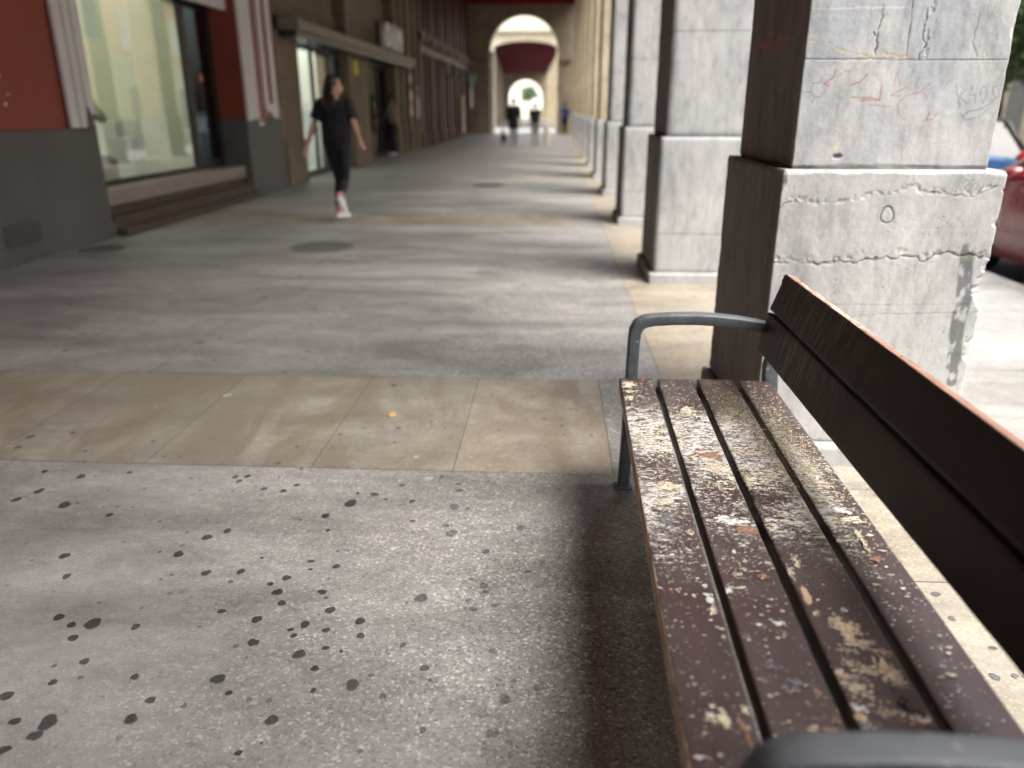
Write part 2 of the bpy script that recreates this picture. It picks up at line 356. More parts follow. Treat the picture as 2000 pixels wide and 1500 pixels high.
# measured marks (metres)
GUM= [[-1.921,2.541,0.0088,1],[-1.758,2.506,0.0115,1],[-1.593,2.549,0.0082,1],[-1.841,2.385,0.0111,1],[-1.88,2.318,0.0108,1],[-1.687,2.29,0.0139,1],[-1.492,2.23,0.0089,1],[-1.178,2.535,0.0081,1],[-1.134,2.543,0.0081,1],[-1.15,2.501,0.008,1],[-1.036,2.446,0.0089,1],[-0.96,2.434,0.0078,1],[-0.926,2.481,0.0079,1],[-1.058,2.659,0.009,0.55],[-0.952,2.613,0.0047,1],[-0.78,2.636,0.0047,0.55],[-0.539,2.502,0.0073,0.7],[-0.625,2.426,0.011,0.7],[-0.694,2.356,0.015,1],[-0.687,2.43,0.005,1],[-0.757,2.264,0.0104,1],[-0.722,2.171,0.006,1],[-1.05,2.149,0.009,1],[-1.099,2.106,0.0109,1],[-1.145,2.004,0.0109,1],[-1.016,1.909,0.0091,1],[-0.915,1.922,0.0082,1],[-0.722,1.987,0.0075,1],[-0.712,1.945,0.0046,1],[-0.638,1.964,0.0083,1],[-0.768,1.897,0.0086,1],[-0.805,1.864,0.0062,1],[-0.879,1.998,0.0042,1],[-0.771,1.826,0.0105,1],[-0.741,1.776,0.0081,1],[-0.643,1.833,0.0092,1],[-0.597,1.751,0.0093,1],[-0.894,1.73,0.008,1],[-1.324,1.68,0.0092,1],[-1.27,1.65,0.0082,1],[-1.216,1.658,0.0156,1],[-1.234,1.598,0.01,1],[-1.492,1.976,0.0104,1],[-1.419,1.869,0.0082,1],[-1.095,1.652,0.0082,1],[-1.152,1.512,0.008,1],[-1.185,1.436,0.0081,1],[-0.998,1.465,0.0071,1],[-0.784,1.7,0.0091,1],[-0.679,1.662,0.0061,1],[-0.662,1.639,0.0056,1],[-0.647,1.686,0.009,1],[-0.584,1.666,0.0073,1],[-0.503,1.708,0.0091,1],[-0.487,1.648,0.0084,1],[-0.758,1.606,0.0103,1],[-0.565,1.595,0.0067,1],[-0.625,1.568,0.0105,1],[-0.57,1.519,0.0068,1],[-0.522,1.585,0.0035,1],[-0.793,1.469,0.0119,1],[-0.748,1.424,0.0058,1],[-0.551,1.443,0.0051,1],[-0.463,1.467,0.011,1],[-0.382,1.433,0.0068,0.7],[-0.617,1.345,0.0111,1],[-0.921,1.391,0.0079,1],[-0.936,1.331,0.0104,1],[-1.266,1.386,0.0108,1],[-1.193,1.31,0.009,1],[-1.117,1.311,0.0138,1],[-1.121,1.272,0.0112,1],[-1.162,1.23,0.0093,1],[-0.655,1.249,0.0059,1],[-0.616,1.279,0.0027,1],[-0.299,1.535,0.0083,0.7],[-0.369,1.618,0.0055,0.7],[-0.355,1.821,0.0121,0.7],[-0.392,1.794,0.0034,0.7],[-0.482,2.383,0.0086,0.7],[-0.456,2.246,0.0067,0.7],[-0.335,2.521,0.0073,0.6],[-0.324,2.471,0.0089,0.6],[-0.328,2.352,0.0128,0.6],[-0.281,2.341,0.0058,0.6],[-0.282,2.276,0.0041,0.6],[-0.339,2.222,0.0076,0.6],[-0.316,2.174,0.014,0.6],[-0.091,2.221,0.0126,0.6],[-0.194,2.073,0.0096,0.6],[-0.059,1.968,0.0059,0.6],[-0.222,1.919,0.0041,0.6],[-0.185,1.89,0.0089,0.6],[-0.175,1.86,0.0075,0.6],[-0.223,1.817,0.006,0.6],[-0.204,1.777,0.0085,0.6],[-0.148,1.797,0.006,0.6],[-0.136,1.607,0.0078,0.6],[-0.096,1.439,0.01,0.6],[-0.115,1.336,0.0095,0.6],[-0.272,1.335,0.0055,0.7],[-0.022,1.477,0.0058,0.6],[-1.648,2.838,0.0076,0.55],[-1.032,2.819,0.0069,0.55],[-1.467,2.698,0.0061,0.55],[-1.526,2.689,0.0049,0.55],[-2.167,2.748,0.0113,0.55],[-2.187,2.856,0.0129,0.55],[-2.032,2.904,0.0092,0.55],[-1.873,2.726,0.0062,0.55],[-1.817,2.628,0.006,0.55],[-0.891,2.953,0.0065,0.55],[-0.803,3.022,0.0066,0.55],[-0.658,3.033,0.008,0.55],[-0.526,3.113,0.0061,0.55],[-0.455,3.047,0.006,0.55],[-0.645,2.877,0.0057,0.55],[-0.784,3.568,0.01,0.55],[-0.273,3.618,0.0069,0.55],[-0.288,3.459,0.0067,0.55],[-0.087,3.441,0.0051,0.55],[-0.027,3.165,0.0075,0.55],[0.046,3.099,0.0094,0.55],[0.065,3.412,0.0051,0.55],[-0.11,3.147,0.0054,0.55],[-0.222,3.03,0.0059,0.55],[-0.42,2.931,0.0058,0.55],[0.172,2.995,0.0065,0.55],[-0.89,2.818,0.0038,0.55],[1.103,1.919,0.0083,0.6],[1.095,1.807,0.0066,0.6],[1.141,1.688,0.007,0.6],[1.089,1.579,0.0083,0.6]]
P1F= {'PL':{'c1':[[0.778,0.986],[0.847,0.998],[0.919,0.986],[0.988,0.99],[1.089,1.013],[1.19,1.026],[1.229,1.049],[1.259,1.026],[1.344,1.027],[1.432,1.015],[1.51,1.05]],'c2':[[0.784,0.784],[0.873,0.785],[0.947,0.771],[1.035,0.782],[1.158,0.796],[1.226,0.811],[1.299,0.797],[1.384,0.816],[1.472,0.81],[1.543,0.805]],'l1':[[0.861,0.889],[1.106,0.903],[1.523,0.903]],'l2':[[0.783,0.625],[1.506,0.638]],'l3':[[0.972,0.58],[1.243,0.599],[1.512,0.606]],'v1':[[1.075,1.099],[1.091,1.056],[1.089,1.013]],'v2':[[1.221,1.1],[1.234,1.049]],'v3':[[0.866,1.098],[0.88,1.012]],'v4':[[1.316,0.598],[1.385,0.512],[1.462,0.395]],'stain':[[1.456,0.831],[1.472,0.703],[1.472,0.552],[1.484,0.435],[1.486,0.345]],'ring':[[1.159,0.951]],'scr':[[1.394,1.055],[1.404,1.072],[1.42,1.058],[1.409,1.044],[1.429,1.072],[1.448,1.062],[1.441,1.041],[1.458,1.075]]},'SH':{'j1':[[0.788,1.458],[1.486,1.453]],'j2':[[1.152,1.633],[1.158,1.46]],'j0':[[0.805,1.612],[0.917,1.61],[1.145,1.613]],'k1':[[1.051,1.663],[1.058,1.611],[1.059,1.565],[1.051,1.512],[1.052,1.468]],'k2':[[1.205,1.662],[1.208,1.61],[1.212,1.565],[1.207,1.519],[1.207,1.464]],'k3':[[0.981,1.604],[0.971,1.558],[0.984,1.512]],'k4':[[1.369,1.586],[1.367,1.541],[1.385,1.464]],'k5':[[1.388,1.661],[1.399,1.556],[1.419,1.467]],'k6':[[1.04,1.539],[1.052,1.524]],'vein1':[[0.807,1.524],[0.848,1.516],[0.908,1.503],[0.969,1.481],[1.047,1.462]],'vein2':[[1.083,1.477],[1.12,1.473],[1.158,1.465]],'mort':[[0.813,1.108],[1.005,1.116],[1.265,1.113],[1.49,1.111]],'chip':[[0.971,1.179]],'hole':[[0.979,1.146]],'r1':[[0.933,1.426],[0.932,1.402],[0.902,1.381],[0.92,1.373]],'r2':[[0.948,1.405],[0.964,1.421],[0.985,1.418]],'r3':[[0.986,1.375],[1.02,1.386],[1.043,1.413]],'r4':[[0.997,1.337],[1.066,1.336],[1.093,1.329],[1.093,1.373]],'r5':[[1.028,1.329],[1.093,1.329]],'r6':[[1.118,1.402],[1.119,1.417]],'r7':[[1.144,1.428],[1.14,1.402],[1.156,1.378]],'r8':[[1.178,1.371],[1.127,1.344],[1.158,1.342]],'r9':[[1.212,1.401],[1.207,1.377],[1.214,1.366]],'r10':[[1.175,1.342],[1.156,1.313],[1.162,1.285],[1.188,1.266]],'r11':[[1.237,1.353],[1.259,1.321],[1.262,1.297]],'r12':[[1.265,1.29],[1.259,1.267]],'r13':[[1.32,1.4],[1.306,1.377]],'r14':[[1.061,1.313],[1.13,1.308]],'r15':[[1.252,1.382],[1.223,1.353],[1.175,1.342]],'r16':[[1.294,1.289],[1.28,1.269],[1.248,1.262]],'b1':[[0.889,1.402],[0.893,1.386],[0.865,1.381],[0.859,1.354],[0.878,1.338],[0.898,1.341],[0.905,1.36]],'b2':[[0.846,1.355],[0.862,1.354]],'b3':[[0.873,1.336],[0.87,1.321]],'k7':[[1.338,1.373],[1.35,1.337],[1.361,1.308]],'k8':[[1.372,1.363],[1.353,1.34],[1.384,1.316]],'k9':[[1.39,1.372],[1.386,1.344],[1.406,1.344],[1.407,1.321]],'k10':[[1.426,1.374],[1.42,1.348],[1.434,1.318],[1.445,1.337],[1.438,1.366],[1.426,1.374]],'k11':[[1.47,1.372],[1.456,1.366],[1.465,1.347],[1.474,1.334],[1.455,1.324]],'k12':[[1.382,1.259],[1.375,1.276],[1.394,1.293],[1.427,1.297],[1.471,1.326]],'k13':[[1.367,1.285],[1.391,1.264],[1.438,1.28],[1.459,1.305]]},'SD':{'A':[[3.491,1.501],[3.486,1.586],[3.36,1.501]],'A2':[[3.491,1.54],[3.389,1.533]],'G':[[3.319,1.568],[3.363,1.544],[3.323,1.506],[3.272,1.51],[3.289,1.533]],'T':[[3.338,1.577],[3.224,1.567]],'T2':[[3.276,1.572],[3.246,1.501]],'M':[[3.201,1.498],[3.222,1.564],[3.186,1.529],[3.178,1.56],[3.143,1.495]],'S':[[3.116,1.558],[3.152,1.548],[3.1,1.519],[3.124,1.497]],'line':[[3.097,1.543],[2.998,1.535]],'cr':[[3.407,1.443],[3.389,1.326],[3.321,1.208],[3.319,1.109]]}}
SPL= [[0.5242,1.183,0.0195,0.0233,5,7],[0.5309,1.1347,0.0236,0.0204,5,8],[0.5541,1.1287,0.0164,0.0131,5,5],[0.508,1.1085,0.0139,0.0057,5,3],[0.5746,1.1052,0.0138,0.0084,5,4],[0.5039,1.0775,0.01,0.0148,5,5],[0.5271,1.0623,0.0224,0.0132,5,8],[0.5603,1.0576,0.0267,0.0092,5,6],[0.5687,1.0358,0.0175,0.0114,5,6],[0.4713,1.0274,0.0087,0.0088,5,4],[0.5236,0.9652,0.0208,0.008,5,5],[0.5537,0.9502,0.0205,0.01,2,5],[0.4909,1.0222,0.0261,0.0307,5,10],[0.2639,0.9399,0.0173,0.0143,0,8],[0.249,0.9474,0.0066,0.0045,1,3],[0.2945,0.9279,0.0041,0.014,2,4],[0.2977,0.9017,0.0032,0.0155,2,4],[0.3069,0.959,0.0042,0.0103,0,4],[0.4204,0.9241,0.0113,0.0064,2,4],[0.4421,0.9414,0.0057,0.0055,2,3],[0.4286,1.0006,0.0047,0.0109,2,3],[0.4076,0.9466,0.0074,0.0028,2,2],[0.3823,1.0011,0.0095,0.003,2,2],[0.3865,1.4133,0.004,0.0084,0,1],[0.3872,1.3635,0.0028,0.0109,0,2],[0.3748,1.329,0.0086,0.0086,0,3],[0.3928,1.3472,0.0054,0.0068,0,1],[0.4254,1.3271,0.0097,0.0114,2,5],[0.2746,1.3002,0.0037,0.0129,2,2],[0.3042,1.2067,0.008,0.0114,0,5],[0.3037,1.2442,0.0072,0.0171,1,6],[0.304,1.2882,0.0042,0.0073,1,3],[0.3436,1.2707,0.0083,0.0124,1,6],[0.3962,1.0202,0.0148,0.0137,3,4],[0.3744,1.0605,0.0081,0.0106,3,3],[0.5649,1.5909,0.0187,0.0178,4,1],[0.5144,1.3244,0.016,0.0132,4,1],[0.5766,0.9614,0.014,0.0124,4,2],[0.5726,0.9567,0.0123,0.009,1,4],[0.48,0.9742,0.0117,0.0081,1,6],[0.4738,0.9404,0.0163,0.011,3,3],[0.2585,2.4436,0.0274,0.027,0,6],[0.2565,2.3697,0.0231,0.0154,0,5],[0.2472,2.3139,0.0174,0.0196,0,6],[0.2875,2.3285,0.0122,0.0124,0,2],[0.2924,1.6999,0.0299,0.0229,0,10],[0.2769,1.7179,0.0094,0.0117,2,3],[0.2697,1.6267,0.0192,0.016,0,7],[0.2889,1.6278,0.0038,0.0067,0,1],[0.2943,1.6524,0.0039,0.0055,0,1],[0.2649,1.5435,0.0147,0.0243,3,8],[0.3073,1.4867,0.0083,0.0092,0,4],[0.407,1.5427,0.0244,0.017,1,10],[0.4337,1.5016,0.0202,0.0185,2,8],[0.4287,1.81,0.0349,0.0254,0,10],[0.4304,1.8926,0.0363,0.0206,2,6],[0.5136,1.9957,0.0182,0.0151,1,4],[0.3559,2.1054,0.0096,0.0104,3,3],[0.4235,2.2061,0.0183,0.0357,0,6],[0.4036,2.4652,0.0046,0.0699,2,2],[0.5664,1.7337,0.0067,0.0089,3,1],[0.4915,1.2089,0.008,0.0081,0,3],[0.5454,1.224,0.005,0.0066,1,4],[0.5766,1.3938,0.0111,0.0051,0,3],[0.5055,1.3849,0.0078,0.0202,0,7],[0.4832,1.3445,0.0054,0.023,0,6],[0.6596,1.0566,0.0115,0.0033,0,3],[0.688,1.1586,0.0029,0.003,0,1],[0.3506,1.027,0.007,0.0063,3,2],[0.3092,1.1335,0.0033,0.0067,0,3],[0.2773,1.2531,0.0036,0.0052,0,1],[0.255,1.2747,0.0016,0.0027,1,1],[0.2371,1.0115,0.0022,0.0025,1,2],[0.2302,1.1747,0.0015,0.0024,1,1],[0.3433,1.1391,0.0124,0.006,4,1],[0.3528,0.9935,0.0051,0.0024,1,2],[0.4316,1.2137,0.0035,0.0049,0,2],[0.3793,1.1712,0.0049,0.0039,1,4],[0.4169,1.1771,0.0117,0.0063,1,4],[0.2499,0.8688,0.0031,0.003,1,3],[0.2182,0.8637,0.007,0.0025,1,3],[0.3131,2.4879,0.0093,0.0167,2,2],[0.6667,1.6028,0.0187,0.018,1,8],[0.6821,1.5602,0.0244,0.0147,0,7],[0.6705,1.404,0.0134,0.0124,2,5],[0.6702,1.4783,0.0082,0.0333,0,8]]
# ---------------------------------------------------------------- ground
rng=random.Random(7); 
X0,XE=-5.35,.24
PER=6.54
def ground():
    mb=MB(); g=.002
    def cell(x0,x1,y0,y1,m,j=.06):
        k=1+rng.uniform(-j,j); w=rng.uniform(-.02,.02)
        mb.quad((x0+g,y0+g,0),(x1-g,y0+g,0),(x1-g,y1-g,0),(x0+g,y1-g,0),m,(k+w,k,k-w))
    bands=[(2.63+PER*k,3.70+PER*k) for k in range(-3,7)]
    xs=[X0,-4.75,-4.1,-3.5,-2.92,-2.24,-1.58,-.92,-.37,XE]
    for a,b in zip(xs[:-1],xs[1:]):
        for y0,y1 in bands: cell(a,b,y0,y1,1,.09)
    yy=-20
    edges=[-20.]+[v for b in bands for v in b]+[46.4]
    for y0,y1 in zip(edges[0::2],edges[1::2]):
        if y1>46.4: y1=46.4
        if y0>=y1: continue
        for a,b in ((X0,-2.1),(-2.1,.56)): cell(a,b,y0,y1,0,.02)
    # strip beside the pillars, then the pillar line of cream slabs
    for y0,y1 in bands: cell(XE,.56,y0,y1,0,.02)
    y=-20.06
    while y<46.3:
        y1=min(y+.58,46.4); cell(.56,1.78,y,y1,2,.05); y=y1
    mb.quad((X0,-20.2,-.003),(1.78,-20.2,-.003),(1.78,46.4,-.003),(X0,46.4,-.003),3,(1,1,1))
    # chewing gum and grime spots pressed into the paving
    for x,y,r,d in GUM:
        n=22; ph=rng.random()*6; p3=rng.random()*6; e=rng.uniform(.85,1.3); r*=1.5
        k={1:.22,.7:.36,.6:.47,.55:.42}.get(d,.4)
        def rr_(t): return 1+.09*math.sin(2*t+ph)+.07*math.sin(3*t+p3)+.04*math.sin(5*t+ph*2)+rng.uniform(-.015,.015)
        vs=[]
        for i in range(n):
            t=2*math.pi*i/n; q=rr_(t); vs.append((x+r*math.cos(t)*q,y+e*r*math.sin(t)*q,.0012+r*.002))
        k*=rng.uniform(.85,1.25); b0=len(mb.v)
        vi=[(x+(p[0]-x)*.84,y+(p[1]-y)*.84,p[2]+.0004) for p in vs]
        mb.add(vs+vi,[tuple(range(n,2*n))]+[(i,(i+1)%n,(i+1)%n+n,i+n) for i in range(n)],0,(k,k,k*1.03)); mb.c[b0:b0+n]=[(.8,.8,.8)]*n
    for i in range(150):
        x=rng.uniform(-2.1,.2); y=rng.uniform(1.1,2.6); r=rng.uniform(.003,.009); n=9; k=rng.uniform(.4,.8)
        mb.add([(x+r*math.cos(t)*rng.uniform(.8,1.2),y+r*math.sin(t)*rng.uniform(.8,1.2),.0009+i*2e-6) for t in (2*math.pi*q/n for q in range(n))],[tuple(range(n))],0,(k,k,k))
    for i in range(420):
        x=rng.uniform(-4.6,1.3); y=rng.choice((rng.uniform(.6,9),rng.uniform(3.7,14))); r=rng.uniform(.006,.022)*(1 if y<5 else 1.3)
        n=10; k=rng.uniform(.45,.8) if rng.random()<.72 else rng.uniform(1.35,1.8)
        if y<3.7 and k<1: r*=.5
        vs=[(x+r*math.cos(t)*rng.uniform(.7,1.25),y+r*math.sin(t)*rng.uniform(.7,1.25),.0006+i*2e-6) for t in (2*math.pi*q/n for q in range(n))]
        mb.add(vs,[tuple(range(n))],0,(k,k,k))
    o=mb.build('arcade_paving',[M['floor'],M['tan'],M['cream_slab'],M['joint']],fix=False); struct(o)
    s=MB(); 
    for i in range(-8,24): s.quad((1.783,i*2+.003,-.004),(3.55,i*2+.003,-.004),(3.55,i*2+1.997,-.004),(1.783,i*2+1.997,-.004),0,(1,1,1) if i!=1 else (.93,.9,.85))
    s.box(1.783,3.68,-16.1,46.4,-.3,-.012,1)
    struct(s.build('pavement',[M['side'],M['joint']],fix=False))
    k=MB(); 
    for i in range(-16,46): k.box(3.553,3.70,i+.004,i+.996,-.3,-.002)
    struct(k.build('kerb',M['side'],bevel=.012))
    r=MB(); r.quad((-300,-300,-.154),(300,-300,-.154),(300,400,-.154),(-300,400,-.154)); struct(r.build('road',M['road']))
    p=MB(); p.box(-60,60,46.404,57.7,-.3,-.008); p.box(-60,60,57.7,140,-.3,-.006); struct(p.build('crossing_pavement',M['side']))
    f=MB(); f.box(11.9,17,-40,120,-.3,-.02); struct(f.build('far_pavement',M['side']))
ground()
def cover(x,y,r,label,name,cat):
    mb=MB(); n=28
    mb.add([(x+r*math.cos(2*math.pi*i/n),y+r*math.sin(2*math.pi*i/n),.006) for i in range(n)]+[(x+r*math.cos(2*math.pi*i/n),y+r*math.sin(2*math.pi*i/n),-.02) for i in range(n)],[tuple(range(n))]+[(i,i+n,(i+1)%n+n,(i+1)%n) for i in range(n)])
    for i in range(-4,5):
        w=math.sqrt(max(r*r*.85-(i*r/5)**2,0)); mb.box(x-w,x+w,y+i*r/5-.008,y+i*r/5+.008,.0062,.010)
    tag(mb.build(name,M['iron']),label,cat)
cover(-2.31,7.57,.31,'round dark metal manhole cover set in the grey paving','manhole_cover','manhole cover')
cover(-1.19,14.16,.30,'smaller looking dark manhole cover further down the arcade floor','manhole_cover','manhole cover')
cover(-4.45,7.35,.22,'dark round drain cover beside the grey pier of the red shopfront','drain_cover','drain cover')
o=MB(); cr=[]
n=9; o.add([(-.72+.022*math.cos(t)*rng.uniform(.6,1.3),3.18+.03*math.sin(t)*rng.uniform(.6,1.3),.004+.004*math.sin(t*2)) for t in (2*math.pi*i/n for i in range(n))]+[(-.72,3.18,.012)],[(i,(i+1)%n,n) for i in range(n)])
tag(o.build('fallen_leaf',paint('orange_leaf',(.50,.30,.12),.7)),'small orange fallen leaf lying on the tan paving band','leaf')
o=MB(); o.tube([(.14,1.14,.006),(.155,1.155,.012),(.175,1.15,.008),(.185,1.165,.006)],[.004,.009,.008,.003],6)
tag(o.build('green_wrapper',paint('green_foil',(.01,.14,.10),.3)),'crumpled dark green wrapper in the shade of the bench','litter')
# ---------------------------------------------------------------- pillars
PX0,PX1,PY0,PY1=.785,1.54,2.79,3.70       # plinth
SX0,SX1,SY0,SY1=.825,1.495,2.84,3.65      # shaft
SP=3.272; ZC=5.0
def wrap(x0,x1,y0,y1,zs,fx,sy,oth,seed,rough=0,feats=None,front=True,chips=1,parent=None,name='shaft',mat=None,side=None):
    """closed box skin with fine front (-Y) and left (-X) faces, cracks and chips"""
    pts=[]
    nf=max(2,int((x1-x0)/fx)); ns=max(2,int((y1-y0)/sy)); nb=max(2,int((x1-x0)/oth)); nr=max(2,int((y1-y0)/oth))
    for i in range(ns): pts.append((x0,y1+(y0-y1)*i/ns,3))     # left, going towards -y
    for i in range(nf): pts.append((x0+(x1-x0)*i/nf,y0,0))
    for i in range(nr): pts.append((x1,y0+(y1-y0)*i/nr,1))
    for i in range(nb): pts.append((x1+(x0-x1)*i/nb,y1,2))
    P=np.array([(p[0],p[1]) for p in pts]); S=np.array([p[2] for p in pts]); nc=len(P); nz=len(zs)
    X=np.repeat(P[None,:,0],nz,0); Y=np.repeat(P[None,:,1],nz,0); Z=np.repeat(np.array(zs)[:,None],nc,1); SS=np.repeat(S[None,:],nz,0)
    # per vertex inward depth
    U=np.where((SS==0)|(SS==2),X,Y)
    dep=.0012*(fbm(U*9,Z*9,seed,4)-.5)*2+.0006*(fbm(U*60,Z*60,seed+3,3)-.5)*2
    tint=np.ones(X.shape+(3,))
    # corner distance -> chamfer with chips
    cx=np.minimum(np.abs(X-x0),np.abs(X-x1)); cy=np.minimum(np.abs(Y-y0),np.abs(Y-y1)); 
    dc=np.maximum(cx,cy)      # on a face one of the two is 0
    chipn=fbm(Z*13,X*0+np.where(X>(x0+x1)/2,5.,1.)+np.where(Y>(y0+y1)/2,9.,0),seed+9,5)
    chipw=.004+.075*chips*np.clip(chipn-.52,0,1)*np.where(X>(x0+x1)/2,1.8,.8)
    cd=np.clip(chipw-dc,0,1); dep=dep+cd*.75+cd*.3*(fbm(U*45,Z*45,seed+5,3)-.5)
    tint*=(1-.25*np.clip(cd*60,0,1)*np.clip((fbm(U*70,Z*70,seed+8,2)-.45)*5,0,1))[...,None]
    # top/bottom edge
    dz=np.minimum(Z-zs[0],zs[-1]-Z); ed=np.clip(.006+.014*fbm(U*14,Z*0+3,seed+2,4)-dz,0,1); dep=dep+ed*.6
    shade_soil=(SS==3)*(.62+.3*fbm(Y*7,Z*1.5,seed+31,4)); tint=tint*(1-shade_soil[...,None])+shade_soil[...,None]*np.array((.40,.345,.32))  # corridor side darkened: shade painted into the tint, plus brown grime
    if feats: dep,tint=feats(X,Y,Z,SS,U,dep,tint)
    nx=np.where(SS==3,1,np.where(SS==1,-1,0.)); ny=np.where(SS==0,1,np.where(SS==2,-1,0.))
    corner=(cx<1e-6)&(cy<1e-6)
    nx=np.where(corner,np.where(X<(x0+x1)/2,1,-1)*.75,nx); ny=np.where(corner,np.where(Y<(y0+y1)/2,1,-1)*.75,ny)
    Xd=X+nx*dep; Yd=Y+ny*dep
    V=np.stack([Xd,Yd,Z],-1).reshape(-1,3)
    i,j=np.meshgrid(np.arange(nz-1),np.arange(nc),indexing='ij'); jn=(j+1)%nc
    F=np.stack([i*nc+j,i*nc+jn,(i+1)*nc+jn,(i+1)*nc+j],-1).reshape(-1,4)
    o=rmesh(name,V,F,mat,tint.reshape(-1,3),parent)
    bm=bmesh.new(); bm.from_mesh(o.data); bm.verts.ensure_lookup_table()
    for row in (0,nz-1):
        try: bm.faces.new([bm.verts[row*nc+k] for k in (range(nc) if row else range(nc-1,-1,-1))])
        except Exception: pass
    bm.to_mesh(o.data); bm.free()
    return o
def line(tint,dep,X,Z,pts,w,col,a=1.,d=0,wob=.004,seed=1,fs=30,mask=None):
    wx=X+wob*2*(fbm(X*fs,Z*fs,seed,3)-.5); wz=Z+wob*2*(fbm(X*fs+7,Z*fs+3,seed+4,3)-.5)
    D=dpoly(wx,wz,pts); w2=w*(.55+.9*fbm(X*40,Z*40,seed+6,2)) if wob else w
    k=np.clip(1.25-D/w2,0,1)*a*(np.clip((fbm(X*11+seed,Z*11,seed+9,3)-.33)*5,.15,1) if wob>.005 else 1)
    if mask is not None: k=k*mask
    tint=tint*(1-k[...,None])+np.array(col)*k[...,None]
    return tint,dep+k*d
def pf(X,Y,Z,S,U,dep,t):
    f=(S==0)*1.; F=P1F['PL']
    DK=(.16,.15,.14)
    for nm,w,a,d,wb in (('c1',.0022,.62,.004,.016),('c2',.0036,.75,.006,.018),('l2',.0016,.4,.001,.004),('l3',.0016,.45,.002,.005),('v1',.0016,.5,.002,.006),('v2',.0014,.4,.002,.006),('v3',.0016,.5,.002,.006),('v4',.0013,.35,.001,.01)):
        t,dep=line(t,dep,X,Z,F[nm],w,DK,a,d,wb,11+len(nm)*3+ord(nm[-1]),28,f)
    # crumbled lower lip of the second crack
    D=dpoly(X,Z-.012,F['c2']); k=np.clip(1-D/.020,0,1)*f*np.clip((fbm(X*9,Z*0,43,3)-.3)*4,0,1); cr=np.clip((fbm(X*70,Z*70,44,3)-.5)*4,0,1)*k
    dep=dep+cr*.006; t=t*(1-.35*(cr*(fbm(X*90,Z*90,45,2)>.5))[...,None])
    D=dpoly(X,Z-.008,F['c1']); k=np.clip(1-D/.014,0,1)*f; dep=dep+k*.005*np.clip((fbm(X*80,Z*80,48,3)-.45)*4,0,1)
    t,dep=line(t,dep,X,Z,F['l1'],.0016,(1.22,1.2,1.18),.6,0,.003,9,20,f)
    # dark damp stain
    wx=X+.02*(fbm(X*14,Z*8,71,3)-.5); D=dpoly(wx,Z,F['stain']); k=np.clip((.018+.026*fbm(X*9,Z*9,73,3)-D)/.008,0,1)*f*np.clip((fbm(X*45,Z*25,72,3)-.28)*6,0,1)
    t=t*(1-k[...,None]*.62); yk=np.clip(1-np.hypot(X-1.463,(Z-.80)*3)/.04,0,1)*f*.5
    t=t*(1-yk[...,None])+yk[...,None]*np.array((.75,.72,.40))
    # round patch
    cx,cz=F['ring'][0]; r=np.hypot((X-cx),(Z-cz)*.95)*(1+.10*np.sin(2*np.arctan2(Z-cz,X-cx)+1)+.05*np.sin(3*np.arctan2(Z-cz,X-cx))+.16*(fbm(X*60,Z*60,12,2)-.5)); k=np.clip(1-np.abs(r-.024)/.004,0,1)*f
    t=t*(1-.75*k[...,None]); dep=dep+k*.004; t=t*(1+.12*(r<.020)[...,None]*f[...,None])
    for q in (F['scr'],[(a+.01,b-.012) for a,b in F['scr']]): t,dep=line(t,dep,X,Z,q,.0025,(.5,.5,.52),.55,0,.012,19,30,f)
    # stone blotches
    b=np.clip((fbm(X*5,Z*7,91,4)-.5)*3,-1,1)*f; t=t*(1+.08*b[...,None])
    pk=(vnoise(X*150,Z*150,95)>.94)*f*np.clip((fbm(X*8,Z*8,96,2)-.35)*4,0,1); t=t*(1-.3*pk[...,None]); dep=dep+.002*pk
    return dep,t
